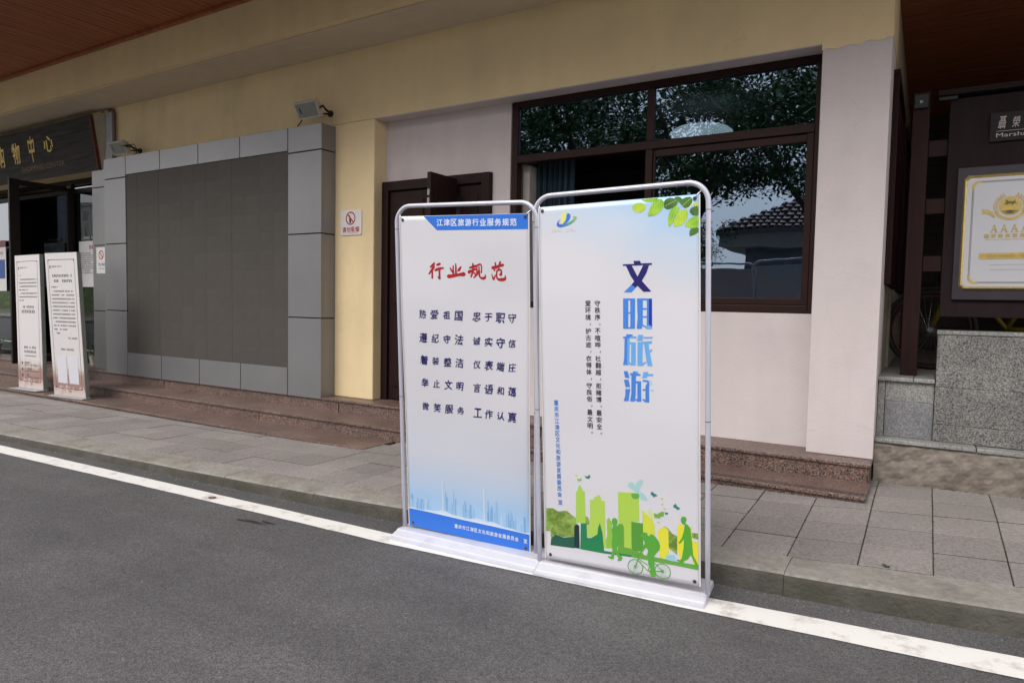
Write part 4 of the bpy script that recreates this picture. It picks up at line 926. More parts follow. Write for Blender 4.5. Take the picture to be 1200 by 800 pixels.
ART={
'trees':[(0.011,0.275),(0.051,0.279),(0.081,0.266),(0.13,0.277),(0.154,0.262),(0.183,0.244),(0.185,0.203),(0.172,0.199),(0.172,0.145),(0.118,0.132),(0.088,0.134),(0.068,0.142),(0.036,0.115),(0.034,0.152),(0.008,0.15)],
'trees2':[(0.234,0.265),(0.25,0.258),(0.259,0.241),(0.256,0.218),(0.233,0.224)],
'trees3':[(0.647,0.271),(0.668,0.263),(0.687,0.24),(0.712,0.231),(0.712,0.137),(0.67,0.164),(0.655,0.213)],
'trees4':[(0.78,0.258),(0.812,0.259),(0.814,0.23),(0.784,0.234)],
'dk1':[(0.033,0.076),(0.038,0.115),(0.066,0.14),(0.086,0.134),(0.113,0.129),(0.171,0.144),(0.17,0.081),(0.097,0.078)],
'dk2':[(0.173,0.203),(0.189,0.214),(0.2,0.205),(0.201,0.084),(0.17,0.084)],
'dk3':[(0.209,0.22),(0.242,0.225),(0.243,0.149),(0.264,0.151),(0.3,0.175),(0.305,0.212),(0.314,0.238),(0.321,0.214),(0.328,0.188),(0.336,0.095),(0.482,0.097),(0.481,0.087),(0.336,0.081),(0.204,0.082)],
'lt1':[(0.185,0.387),(0.195,0.394),(0.196,0.408),(0.201,0.41),(0.202,0.422),(0.212,0.423),(0.213,0.411),(0.219,0.409),(0.22,0.397),(0.234,0.39),(0.236,0.251),(0.236,0.148),(0.209,0.144),(0.209,0.223),(0.182,0.219)],
'lt2':[(0.262,0.354),(0.284,0.355),(0.285,0.369),(0.301,0.373),(0.302,0.382),(0.312,0.382),(0.32,0.379),(0.322,0.367),(0.331,0.354),(0.343,0.356),(0.344,0.11),(0.297,0.106),(0.298,0.165),(0.245,0.153),(0.244,0.216),(0.26,0.218)],
'lt3':[(0.413,0.412),(0.522,0.42),(0.523,0.328),(0.523,0.275),(0.482,0.269),(0.481,0.119),(0.443,0.126),(0.44,0.241),(0.415,0.251)],
'md1':[(0.353,0.259),(0.362,0.272),(0.368,0.27),(0.372,0.258),(0.379,0.254),(0.381,0.116),(0.346,0.11),(0.346,0.155),(0.354,0.174)],
'md2':[(0.411,0.246),(0.434,0.251),(0.443,0.237),(0.443,0.131),(0.473,0.131),(0.499,0.122),(0.543,0.117),(0.543,0.095),(0.41,0.094)],
'md3':[(0.482,0.269),(0.542,0.269),(0.543,0.125),(0.482,0.119)],
'ye1':[(0.538,0.338),(0.575,0.306),(0.581,0.297),(0.588,0.3),(0.6,0.274),(0.602,0.214),(0.579,0.219),(0.542,0.222)],
'ye2':[(0.617,0.246),(0.632,0.259),(0.647,0.269),(0.669,0.254),(0.672,0.106),(0.621,0.111),(0.628,0.174),(0.617,0.207)],
'ye3':[(0.713,0.287),(0.745,0.294),(0.748,0.109),(0.73,0.106),(0.712,0.171)],
'ye4':[(0.776,0.29),(0.781,0.29),(0.786,0.217),(0.814,0.218),(0.814,0.08),(0.788,0.095),(0.776,0.216)],
'grass':[(0.482,0.111),(0.548,0.109),(0.655,0.106),(0.714,0.103),(0.814,0.104),(0.814,0.079),(0.705,0.083),(0.604,0.084),(0.481,0.087)],
'sq':[(0.657,0.127),(0.699,0.136),(0.703,0.114),(0.693,0.101),(0.657,0.106)],
'w1':[(0.38,0.263),(0.386,0.273),(0.398,0.277),(0.408,0.27),(0.41,0.254),(0.404,0.24),(0.416,0.233),(0.425,0.217),(0.429,0.191),(0.427,0.164),(0.415,0.148),(0.405,0.12),(0.414,0.095),(0.435,0.076),(0.427,0.059),(0.409,0.054),(0.408,0.062),(0.413,0.069),(0.396,0.096),(0.39,0.081),(0.387,0.061),(0.373,0.057),(0.354,0.066),(0.36,0.072),(0.373,0.071),(0.381,0.107),(0.378,0.142),(0.382,0.179),(0.379,0.214),(0.386,0.233),(0.381,0.245)],
'w2':[(0.731,0.323),(0.739,0.332),(0.751,0.332),(0.758,0.323),(0.755,0.31),(0.751,0.301),(0.765,0.294),(0.776,0.279),(0.781,0.242),(0.786,0.184),(0.789,0.15),(0.814,0.104),(0.81,0.093),(0.784,0.092),(0.781,0.096),(0.8,0.101),(0.778,0.148),(0.763,0.125),(0.745,0.112),(0.738,0.097),(0.722,0.105),(0.709,0.109),(0.71,0.115),(0.726,0.114),(0.734,0.124),(0.743,0.176),(0.745,0.219),(0.739,0.214),(0.73,0.2),(0.721,0.194),(0.72,0.202),(0.735,0.226),(0.745,0.262),(0.749,0.292),(0.735,0.298),(0.73,0.31)],
'rider':[(0.534,0.216),(0.549,0.226),(0.562,0.223),(0.567,0.212),(0.579,0.21),(0.574,0.216),(0.587,0.222),(0.604,0.212),(0.621,0.191),(0.628,0.17),(0.625,0.148),(0.608,0.128),(0.595,0.108),(0.599,0.074),(0.599,0.039),(0.608,0.014),(0.595,0.001),(0.579,0.0),(0.579,0.013),(0.573,0.025),(0.578,0.044),(0.566,0.068),(0.569,0.095),(0.561,0.111),(0.568,0.134),(0.557,0.15),(0.539,0.125),(0.521,0.1),(0.508,0.097),(0.513,0.107),(0.526,0.118),(0.539,0.147),(0.551,0.17),(0.544,0.187),(0.527,0.202)],
'w_wheelL':[(0.501,0.038),(0.459,0.033),(0.543,0.042),(0.502,0.079),(0.501,-0.004)],
'w_wheelR':[(0.64,0.041),(0.612,0.041),(0.669,0.042),(0.64,0.083),(0.64,-0.003)],
'frame':[(0.501,0.038),(0.517,0.086),(0.513,0.098),(0.486,0.107),(0.569,0.055),(0.526,0.078),(0.573,0.025),(0.64,0.041),(0.597,0.074),(0.591,0.09)],
'bf1':[(0.511,0.422),(0.485,0.436),(0.467,0.447),(0.467,0.464),(0.481,0.472),(0.498,0.468),(0.504,0.447),(0.511,0.474),(0.529,0.489),(0.544,0.492),(0.542,0.473),(0.529,0.45),(0.524,0.428),(0.546,0.422),(0.567,0.394),(0.563,0.386),(0.537,0.388),(0.522,0.406)],
'bf1g':[(0.48,0.413),(0.524,0.419),(0.524,0.397),(0.506,0.386),(0.487,0.39)],
'bf2':[(0.582,0.431),(0.593,0.436),(0.6,0.426),(0.606,0.427),(0.618,0.418),(0.606,0.415),(0.597,0.406),(0.593,0.415),(0.584,0.418)],
'bf3':[(0.694,0.381),(0.706,0.391),(0.712,0.379),(0.728,0.371),(0.716,0.361),(0.706,0.368),(0.694,0.371)],
'bf4':[(0.597,0.329),(0.614,0.326),(0.626,0.334),(0.639,0.344),(0.648,0.341),(0.646,0.319),(0.631,0.317),(0.626,0.305),(0.618,0.307),(0.601,0.308)],
'bf5':[(0.235,0.477),(0.249,0.472),(0.263,0.485),(0.266,0.469),(0.253,0.461),(0.241,0.464)],
'bf6':[(0.191,0.457),(0.206,0.454),(0.215,0.461),(0.22,0.453),(0.205,0.442),(0.195,0.445)],
'bf7':[(0.179,0.478),(0.192,0.474),(0.196,0.47),(0.184,0.469)],
'bf8':[(0.629,0.411),(0.64,0.41),(0.646,0.412),(0.641,0.402),(0.633,0.404)],
'bf9':[(0.644,0.362),(0.654,0.36),(0.659,0.364),(0.654,0.355),(0.648,0.354)],
'bf10':[(0.651,0.343),(0.66,0.34),(0.669,0.342),(0.666,0.331),(0.654,0.331)],
'bf11':[(0.612,0.291),(0.622,0.287),(0.626,0.293),(0.625,0.283),(0.615,0.281)],
'bf12':[(0.634,0.377),(0.643,0.383),(0.643,0.374)],
'bf13':[(0.571,0.343),(0.584,0.349),(0.59,0.324),(0.603,0.319),(0.596,0.299),(0.579,0.301),(0.567,0.321)],
}
BIGCHAR=[[((32,28,104),[(0.451,1.548),(0.508,1.548),(0.504,1.562),(0.537,1.562),(0.542,1.549),(0.595,1.549),(0.595,1.54),(0.451,1.54)]),((32,28,104),[(0.466,1.542),(0.496,1.54),(0.524,1.487),(0.545,1.466),(0.591,1.413),(0.552,1.413),(0.524,1.441),(0.505,1.467),(0.488,1.493)]),((32,28,104),[(0.552,1.539),(0.581,1.539),(0.568,1.502),(0.545,1.466),(0.514,1.433),(0.493,1.448),(0.505,1.461),(0.524,1.487)]),((66,130,216),[(0.493,1.448),(0.514,1.433),(0.493,1.411),(0.455,1.412)])],[((66,130,216),[(0.451,1.382),(0.477,1.382),(0.476,1.234),(0.45,1.234)]),((66,130,216),[(0.487,1.382),(0.511,1.381),(0.509,1.234),(0.486,1.234)]),((66,130,216),[(0.477,1.382),(0.487,1.382),(0.487,1.372),(0.477,1.373)]),((66,130,216),[(0.477,1.315),(0.486,1.315),(0.486,1.308),(0.477,1.308)]),((66,130,216),[(0.476,1.242),(0.486,1.242),(0.486,1.234),(0.476,1.234)]),((66,130,216),[(0.52,1.381),(0.549,1.381),(0.548,1.253),(0.543,1.234),(0.518,1.234),(0.523,1.286)]),((66,130,216),[(0.569,1.38),(0.579,1.38),(0.578,1.249),(0.568,1.249)]),((66,130,216),[(0.549,1.381),(0.569,1.38),(0.569,1.372),(0.549,1.372)]),((66,130,216),[(0.549,1.335),(0.569,1.334),(0.569,1.327),(0.549,1.327)]),((66,130,216),[(0.549,1.295),(0.569,1.295),(0.569,1.289),(0.549,1.289)]),((66,130,216),[(0.548,1.255),(0.567,1.246),(0.562,1.24),(0.546,1.249)]),((36,54,162),[(0.579,1.38),(0.594,1.38),(0.594,1.244),(0.578,1.254)]),((104,166,226),[(0.578,1.254),(0.594,1.244),(0.594,1.234),(0.567,1.234),(0.561,1.24)])],[((66,130,216),[(0.449,1.195),(0.465,1.196),(0.465,1.207),(0.498,1.207),(0.496,1.201),(0.479,1.189),(0.471,1.187),(0.449,1.187)]),((104,166,226),[(0.496,1.2),(0.517,1.196),(0.517,1.187),(0.479,1.187)]),((66,130,216),[(0.457,1.187),(0.471,1.187),(0.469,1.056),(0.448,1.055),(0.454,1.091)]),((104,166,226),[(0.471,1.187),(0.483,1.187),(0.48,1.073),(0.477,1.056),(0.469,1.056)]),((104,166,226),[(0.482,1.168),(0.513,1.169),(0.512,1.056),(0.486,1.055),(0.477,1.066),(0.48,1.071),(0.489,1.066),(0.49,1.159),(0.482,1.159)]),((104,166,226),[(0.524,1.205),(0.551,1.205),(0.548,1.195),(0.547,1.176),(0.518,1.176),(0.523,1.187)]),((104,166,226),[(0.55,1.195),(0.597,1.196),(0.597,1.188),(0.55,1.187)]),((104,166,226),[(0.522,1.17),(0.593,1.176),(0.593,1.164),(0.555,1.161),(0.548,1.162),(0.546,1.068),(0.564,1.076),(0.566,1.072),(0.547,1.055),(0.521,1.054)]),((104,166,226),[(0.554,1.162),(0.577,1.164),(0.581,1.127),(0.585,1.109),(0.596,1.055),(0.571,1.056),(0.565,1.085)]),((104,166,226),[(0.577,1.126),(0.591,1.137),(0.597,1.132),(0.584,1.118)])],[((66,130,216),[(0.451,1.025),(0.471,1.026),(0.481,0.992),(0.458,0.992)]),((66,130,216),[(0.451,0.983),(0.475,0.984),(0.483,0.948),(0.46,0.946)]),((66,130,216),[(0.459,0.937),(0.484,0.938),(0.474,0.878),(0.449,0.876),(0.458,0.904)]),((66,130,216),[(0.483,1.016),(0.499,1.018),(0.499,1.027),(0.508,1.026),(0.522,1.015),(0.537,1.014),(0.536,1.006),(0.513,1.004),(0.511,0.907),(0.505,0.877),(0.482,0.877),(0.489,0.915),(0.49,1.007),(0.483,1.006)]),((104,166,226),[(0.507,1.027),(0.524,1.026),(0.525,1.016),(0.518,1.014)]),((66,130,216),[(0.512,0.978),(0.539,0.979),(0.539,0.879),(0.52,0.877),(0.508,0.885),(0.508,0.893),(0.519,0.889),(0.52,0.968),(0.513,0.967)]),((104,166,226),[(0.55,1.025),(0.573,1.026),(0.575,1.016),(0.599,1.017),(0.599,1.007),(0.571,1.006),(0.567,0.996),(0.543,0.995),(0.549,1.01)]),((66,130,216),[(0.546,0.986),(0.568,0.986),(0.579,0.978),(0.579,0.877),(0.561,0.876),(0.545,0.887),(0.546,0.894),(0.56,0.889),(0.561,0.957),(0.572,0.976),(0.547,0.978)]),((170,200,224),[(0.568,0.986),(0.595,0.987),(0.582,0.98),(0.577,0.981)]),((66,130,216),[(0.546,0.941),(0.561,0.942),(0.561,0.934),(0.546,0.933)]),((170,200,224),[(0.585,0.941),(0.602,0.942),(0.6,0.933),(0.585,0.933)]),((170,200,224),[(0.595,0.975),(0.582,0.957),(0.582,0.974)])]]
REDSTROKE=[[[(0.234,1.593,0.0062),(0.226,1.583,0.0103),(0.205,1.57,0.0051)],[(0.234,1.574,0.0051),(0.221,1.56,0.0103),(0.196,1.532,0.0051)],[(0.219,1.555,0.0082),(0.218,1.511,0.0092)],[(0.249,1.583,0.0072),(0.271,1.589,0.0082)],[(0.236,1.553,0.0062),(0.259,1.561,0.0103),(0.293,1.567,0.0051)],[(0.267,1.56,0.0082),(0.266,1.523,0.0103),(0.267,1.507,0.0113),(0.255,1.516,0.0041)]],[[(0.356,1.579,0.0062),(0.356,1.526,0.0103)],[(0.373,1.59,0.0062),(0.373,1.529,0.0113)],[(0.337,1.567,0.0062),(0.345,1.554,0.0103),(0.349,1.545,0.0051)],[(0.406,1.575,0.0051),(0.394,1.559,0.0103),(0.385,1.552,0.0051)],[(0.323,1.521,0.0133),(0.35,1.523,0.0103),(0.389,1.531,0.0082),(0.426,1.535,0.0144)]],[[(0.481,1.592,0.0072),(0.482,1.58,0.0103)],[(0.46,1.57,0.0062),(0.5,1.58,0.0082)],[(0.454,1.546,0.0113),(0.475,1.555,0.0072),(0.498,1.564,0.0072)],[(0.482,1.575,0.0072),(0.481,1.548,0.0082),(0.467,1.52,0.0051)],[(0.483,1.55,0.0051),(0.494,1.537,0.0082)],[(0.507,1.586,0.0051),(0.504,1.542,0.0062)],[(0.508,1.584,0.0051),(0.531,1.592,0.0062),(0.536,1.575,0.0062),(0.533,1.544,0.0051)],[(0.519,1.577,0.0051),(0.519,1.557,0.0072),(0.507,1.535,0.0062),(0.485,1.517,0.0041)],[(0.522,1.555,0.0062),(0.52,1.524,0.0082),(0.533,1.514,0.0082),(0.554,1.515,0.0092),(0.558,1.533,0.0041)]],[[(0.601,1.571,0.0103),(0.627,1.578,0.0082),(0.668,1.588,0.0082)],[(0.619,1.598,0.0072),(0.624,1.569,0.0072)],[(0.65,1.603,0.0082),(0.637,1.569,0.0051)],[(0.609,1.565,0.0062),(0.615,1.558,0.0082)],[(0.597,1.538,0.0041),(0.603,1.518,0.0082),(0.606,1.507,0.0072),(0.619,1.532,0.0041)],[(0.627,1.556,0.0041),(0.647,1.565,0.0072),(0.657,1.556,0.0082),(0.652,1.532,0.0082),(0.642,1.538,0.0041)],[(0.629,1.554,0.0062),(0.624,1.527,0.0072),(0.634,1.51,0.0092),(0.662,1.509,0.0103),(0.68,1.515,0.0092),(0.678,1.532,0.0041)]]]

# ================================================================ BANNER STANDS
BWd, BHt = .824, 1.854
def rotv(d):
    v = Vector([R(a) for a in d]); return Matrix.Rotation(v.length, 3, v.normalized())
def wave(x, z):
    e = max(0, min(1, (z - .45) / .35)) * max(0, min(1, (1.70 - z) / .3))
    return e * (.0050 * math.sin(3.1 * z + 4.2 * x) + .0032 * math.sin(7.3 * x - 2.0 * z))
def banner_bg(name, kind):
    m, n, b = newmat(name); L = n.links.new
    tc = N(n, 'ShaderNodeTexCoord'); sp = N(n, 'ShaderNodeSeparateXYZ'); L(tc.outputs['Object'], sp.inputs[0])
    cr = N(n, 'ShaderNodeValToRGB'); e = cr.color_ramp.elements
    if kind == 1:
        L(sp.outputs['Z'], cr.inputs['Fac'])
        e[0].position = .12; e[0].color = srgb(165, 205, 240, K); e[1].position = .85; e[1].color = srgb(211, 210, 216, K)
        for p, c in ((.26, (166, 198, 231)), (.36, (186, 203, 225)), (.52, (203, 207, 218))): x = e.new(p); x.color = srgb(*c, K)
    else:
        ma = N(n, 'ShaderNodeMath', operation='MULTIPLY_ADD'); ma.inputs[1].default_value = .36; L(sp.outputs['X'], ma.inputs[0]); L(sp.outputs['Z'], ma.inputs[2])
        nz = N(n, 'ShaderNodeTexNoise', Scale=4.0, Detail=3.0); L(tc.outputs['Object'], nz.inputs['Vector'])
        a2 = N(n, 'ShaderNodeMath', operation='MULTIPLY_ADD'); a2.inputs[1].default_value = .22; L(nz.outputs['Fac'], a2.inputs[0]); L(ma.outputs[0], a2.inputs[2])
        mr = N(n, 'ShaderNodeMapRange'); mr.inputs[1].default_value = 1.86; mr.inputs[2].default_value = 2.38; L(a2.outputs[0], mr.inputs[0]); L(mr.outputs[0], cr.inputs['Fac'])
        e[0].position = 0; e[0].color = srgb(211, 210, 216, K); e[1].position = 1; e[1].color = srgb(130, 188, 240, K)
        x = e.new(.45); x.color = srgb(192, 209, 228, K)
    L(cr.outputs['Color'], b.inputs['Base Color']); b.inputs['Roughness'].default_value = .38
    return m
def stand(label, org, rv, b0, b1, kind):
    root = empty('banner_stand', (b0[0], b0[1], .0), label, 'banner stand', 'banner stands on the white line')
    ang = math.atan2(b1[1] - b0[1], b1[0] - b0[0]); root.rotation_euler.z = ang
    blen = math.hypot(b1[1] - b0[1], b1[0] - b0[0])
    RI = Matrix.Rotation(-ang, 3, 'Z'); B0 = Vector((b0[0], b0[1], 0)); Rm = rotv(rv); O_ = Vector(org)
    def W2(x, y, z): return tuple(RI @ (O_ + Rm @ Vector((x, y, z)) - B0))
    def sf(x, z, l=.001): return W2(x, wave(x, z) - l, z)
    # moulded base
    prof = [(0, .004), (.001, .014), (.028, .019), (.034, .025), (.080, .040), (.088, .046), (.255, .047), (.285, .040), (.300, .026), (.300, .004)]
    g = MB(); n_ = len(prof); vs = []; c = .006
    for x, sh in ((.0, 1), (c, 0), (blen - c, 0), (blen, 1)):
        for y, z in prof: vs.append((x, y + (sh * c * (1 if y < .1 else -1)), z - (sh * c * .6 if z > .01 else 0)))
    fs = [(i * n_ + k, (i + 1) * n_ + k, (i + 1) * n_ + (k + 1) % n_, i * n_ + (k + 1) % n_) for i in range(3) for k in range(n_)]
    fs += [tuple(range(n_)), tuple(range(3 * n_, 4 * n_))[::-1]]
    g.add(vs, fs).build('base', M['base_plastic'], root)
    # bent tube frame
    xl, xr, zt, rb, yb = -.033, BWd + .033, BHt + .058, .095, .022
    pts = [(xl, .0, -.03)]
    for q in range(1, 8): pts.append((xl, yb * q / 8, (zt - rb) * q / 8))
    for q in range(0, 91, 10): pts.append((xl + rb - rb * math.cos(R(q)), yb, zt - rb + rb * math.sin(R(q))))
    for q in range(90, -1, -10): pts.append((xr - rb + rb * math.cos(R(q)), yb, zt - rb + rb * math.sin(R(q))))
    for q in range(7, 0, -1): pts.append((xr, yb * q / 8, (zt - rb) * q / 8))
    pts.append((xr, .0, -.03))
    fr = MB().tube([W2(*p) for p in pts], .0125, 16).build('tube_frame', M['steel'], root, smooth=True)
    for x in (xl, xr):
        for z in (zt - rb - .035, .80):
            MB().tube([W2(x, yb * (.98 if z > 1 else .42), z), W2(x, yb * (.98 if z > 1 else .42), z + .0025)], .0131, 14).build('tube_joint', M['joint'], fr)
    # banner sheet
    g = MB(); nx, nz = 30, 70; a = []
    vs = [W2(BWd * i / nx, wave(BWd * i / nx, BHt * j / nz), BHt * j / nz) for j in range(nz + 1) for i in range(nx + 1)]
    vb = [W2(BWd * i / nx, wave(BWd * i / nx, BHt * j / nz) + .0012, BHt * j / nz) for j in range(nz + 1) for i in range(nx + 1)]
    id_ = lambda i, j: j * (nx + 1) + i; o2 = (nx + 1) * (nz + 1)
    fs = [(id_(i, j), id_(i + 1, j), id_(i + 1, j + 1), id_(i, j + 1)) for j in range(nz) for i in range(nx)]
    fs += [tuple(o2 + q for q in f[::-1]) for f in fs]
    for i in range(nx): fs += [(id_(i + 1, 0), id_(i, 0), o2 + id_(i, 0), o2 + id_(i + 1, 0)), (id_(i, nz), id_(i + 1, nz), o2 + id_(i + 1, nz), o2 + id_(i, nz))]
    for j in range(nz): fs += [(id_(0, j), id_(0, j + 1), o2 + id_(0, j + 1), o2 + id_(0, j)), (id_(nx, j + 1), id_(nx, j), o2 + id_(nx, j), o2 + id_(nx, j + 1))]
    bn = g.add(vs + vb, fs).build('banner', banner_bg('banner_print_%d' % kind, kind), root)
    for p in bn.data.polygons[: nx * nz]: p.use_smooth = True
    for x0, x1 in ((-.001, .005), (BWd - .006, BWd + .001)):
        hem = MB()
        for j in range(nz): z0, z1 = BHt * j / nz, BHt * (j + 1) / nz; hem.quad(sf(x0, z0, .0018), sf(x1, z0, .0018), sf(x1, z1, .0018), sf(x0, z1, .0018))
        hem.build('hem', M['white_sheet'], bn)
    for x, z in ((.024, BHt - .020), (BWd - .024, BHt - .018), (.032, .024), (BWd - .028, .020)):
        gr = MB(); ring(gr, x, z, .0045, .0095, lambda a_, b_, l=.001: sf(a_, b_, .0024), 18); gr.build('grommet', mat('dull_eyelet', (.16, .15, .16, 1), .35, metal=.7), bn)
        gr = MB(); gr.add([sf(x + .0046 * math.cos(R(t)), z + .0046 * math.sin(R(t)), .003) for t in range(0, 360, 30)], [tuple(range(12))]); gr.build('eyelet_hole', M['black'], bn)
    for sx, x in ((1, .024), (-1, BWd - .024)):
        MB().tube([sf(x, BHt - .020, .004), sf(x - sx * .012, BHt - .002, .006), W2(x - sx * .026, .010, BHt + .016), W2(x - sx * .030, .022, BHt + .026)], .0022, 6).build('hook', M['chrome'], root, smooth=True)
    return root, bn, sf
def poly(sf, pts, lift): return [sf(x, z, lift) for x, z in pts]
def flatpoly(name, pts, m, sf, bn, lift=.0012):
    # order so the face looks out of the print
    ar = sum(a[0] * b_[1] - b_[0] * a[1] for a, b_ in zip(pts, pts[1:] + pts[:1]))
    if ar < 0: pts = pts[::-1]
    g = MB(); g.add(poly(sf, pts, lift), [tuple(range(len(pts)))]); return g
def addpoly(g, sf, pts, lift):
    ar = sum(a[0] * b_[1] - b_[0] * a[1] for a, b_ in zip(pts, pts[1:] + pts[:1]))
    if ar < 0: pts = pts[::-1]
    g.add(poly(sf, pts, lift), [tuple(range(len(pts)))])

s_ = 1.03
root, bn, sf = stand('left banner stand with white banner, red heading, rows of blue characters and blue skyline foot',
    (-2.571 * s_, 3.102 * s_, 1.42 + (.099 - 1.42) * s_), (5.653, 1.433, 4.005), (-2.695, 3.052), (-1.712, 3.082), 1)
g = MB(); addpoly(g, sf, [(.167, 1.8525), (.823, 1.853), (.823, 1.774), (.254, 1.774)], .0007); g.build('blue_band', ink(48, 116, 216), bn); g = MB()
bt = [(.0, .112), (.10, .113), (.19, .112), (.372, .109), (.604, .108), (.823, .104)]
addpoly(g, sf, [(0, .001), (.823, .001)] + bt[::-1], .0014); g.build('blue_band', ink(48, 116, 216), bn)
WL = ink(225, 230, 240)
for k, ch in enumerate('江津区旅游行业服务规范'): putc(ch, WL, bn, .255 + .0457 * k, 1.797 - .0005 * k, w=.039, h=.038, surf=sf, fit=True, bold=.03, lift=.0011)
g = MB()
for k, ch in enumerate('重庆市江津区文化和旅游发展委员会'): put(g, ch, .329 + .0266 * k, .049, w=.0225, h=.025, surf=sf, fit=True, bold=.025, lift=.0022)
put(g, '宣', .782, .049, w=.022, h=.025, surf=sf, fit=True, bold=.025, lift=.0022)
g.build('white_lettering', WL, bn)['kind'] = 'stuff'
def brush(seed, amp=.018):
    def f(v):
        q = v.copy(); x, y = v[:, 0], v[:, 1]
        q[:, 0] += .10 * y + amp * np.sin(6 * y + 5 * x + seed); q[:, 1] += amp * 1.3 * np.sin(7 * x + seed * 2) + .05 * x
        return q
    return f
for ch in REDSTROKE:   # brush strokes: centre line with a changing width
    g = MB()
    for si, stp in enumerate(ch):
        P3 = []
        for (xa, za, wa), (xb, zb, wb_) in zip(stp, stp[1:]):
            for q in range(4): u = q / 4; P3.append((xa + (xb - xa) * u, za + (zb - za) * u, wa + (wb_ - wa) * u))
        P3.append(stp[-1])
        for _ in range(2): P3 = [P3[0]] + [tuple((P3[i - 1][j] + 2 * P3[i][j] + P3[i + 1][j]) / 4 for j in range(3)) for i in range(1, len(P3) - 1)] + [P3[-1]]
        lft, rgt = [], []
        for i, (x, z, w) in enumerate(P3):
            a_ = P3[max(i - 1, 0)]; b_ = P3[min(i + 1, len(P3) - 1)]; dx_, dz_ = b_[0] - a_[0], b_[1] - a_[1]; l = math.hypot(dx_, dz_) or 1
            h = w * .74 * (1.0 + .22 * math.sin(math.atan2(dz_, dx_) * 2 + .6)); lft.append((x - dz_ / l * h, z + dx_ / l * h)); rgt.append((x + dz_ / l * h, z - dx_ / l * h))
        for i in range(len(P3) - 1): addpoly(g, sf, [lft[i], rgt[i], rgt[i + 1], lft[i + 1]], .0008 + .00004 * si)
        for i in (0, -1):
            x, z, w = P3[i]; addpoly(g, sf, [(x + w * .66 * math.cos(R(t)), z + w * .66 * math.sin(R(t))) for t in range(0, 360, 45)], .00082 + .00004 * si)
    g.build('red_character', ink(168, 30, 34), bn)
for r_i, (txt, zc) in enumerate((('热爱祖国忠于职守', 1.303), ('遵纪守法诚实守信', 1.167), ('着装整洁仪表端庄', 1.036), ('举止文明言语和蔼', .903), ('微笑服务工作认真', .761))):
    for k, ch in enumerate(txt):
        xc = (.148, .228, .308, .386, .498, .573, .646, .718)[k]; s1 = .052 + .006 * math.sin(k * 2.3 + r_i); 
        putc(ch, ink(32, 28, 96), bn, xc - s1 / 2, zc - s1 / 2, name='blue_character', w=s1, h=s1 * 1.02, surf=sf, fit=True, bold=NIB2, fx=brush(k + 3 * r_i, .028))
# skyline at the foot
def sky_bars(g, bars, lift):
    for x, z1, w in bars: addpoly(g, sf, [(x, .106), (x + w, .106), (x + w, z1), (x, z1)], lift)
r_ = random.Random(12)
g1, g2, g3 = MB(), MB(), MB()
for x0, x1, zt, n in ((.015, .16, .205, 26), (.26, .34, .235, 14), (.38, .46, .225, 18), (.54, .62, .24, 14), (.66, .74, .225, 20), (.76, .815, .22, 10)):
    for k in range(n):
        x = r_.uniform(x0, x1); w = r_.uniform(.003, .010); z1 = .15 + (zt - .15) * r_.random(); [g1, g2][k % 2].add([], []); sky_bars([g1, g2][k % 2], [(x, z1, w)], .0005 + .00002 * (k + 1))
sky_bars(g2, [(.27, .262, .004), (.325, .272, .003), (.555, .255, .004), (.612, .262, .003), (.40, .222, .006), (.55, .19, .010)], .0011)
sky_bars(g3, [(.246, .335, .008), (.526, .328, .009), (.255, .325, .002), (.345, .19, .006), (.64, .18, .005), (.13, .19, .004)], .0012)
for g, nm, c in ((g1, 'pale_skyline', (158, 197, 232)), (g2, 'blue_skyline', (128, 174, 219)), (g3, 'white_towers', (200, 219, 235))): g.build(nm, ink(*c), bn)['kind'] = 'stuff'
g = MB(); n = 24
lo = [(.823 * k / n, interp(bt, .823 * k / n) - .001) for k in range(n + 1)]
hi = [(.823 * k / n, interp(bt, .823 * k / n) + .006 + .022 * (math.exp(-((k / n - .31) / .10) ** 2) + .9 * math.exp(-((k / n - .64) / .16) ** 2)) + .004 * math.sin(k * 1.9)) for k in range(n + 1)]
addpoly(g, sf, lo + hi[::-1], .0016); g.build('pale_ground_glow', ink(202, 219, 236), bn)
g = MB(); lo2 = [(x, z + .002) for x, z in lo]; hi2 = [(x, z + .4 * (hi[k][1] - z)) for k, (x, z) in enumerate(lo)]; addpoly(g, sf, lo2 + hi2[::-1], .0018); g.build('white_ground_glow', ink(222, 228, 238), bn)

root, bn, sf = stand('right banner stand with green leaves, large blue vertical characters and a green city with cyclist',
    (-1.643 * s_, 3.084 * s_, 1.42 + (.104 - 1.42) * s_), (2.529, -1.357, 3.069), (-1.708, 3.066), (-.835, 3.160), 2)
# leaves
def veined(name, c1, c2):
    m, n, b = newmat(name); L = n.links.new; tc = N(n, 'ShaderNodeTexCoord')
    w = N(n, 'ShaderNodeTexWave', Scale=28.0, Distortion=2.0); L(tc.outputs['Object'], w.inputs['Vector'])
    nz = N(n, 'ShaderNodeTexNoise', Scale=14.0); L(tc.outputs['Object'], nz.inputs['Vector'])
    mu = N(n, 'ShaderNodeMath', operation='MULTIPLY_ADD'); mu.inputs[1].default_value = .14; L(w.outputs['Fac'], mu.inputs[0]); L(nz.outputs['Fac'], mu.inputs[2])
    cr = N(n, 'ShaderNodeValToRGB'); cr.color_ramp.elements[0].position = .3; cr.color_ramp.elements[0].color = c1; cr.color_ramp.elements[1].position = .85; cr.color_ramp.elements[1].color = c2
    L(mu.outputs[0], cr.inputs['Fac']); L(cr.outputs['Color'], b.inputs['Base Color']); b.inputs['Roughness'].default_value = .45; return m
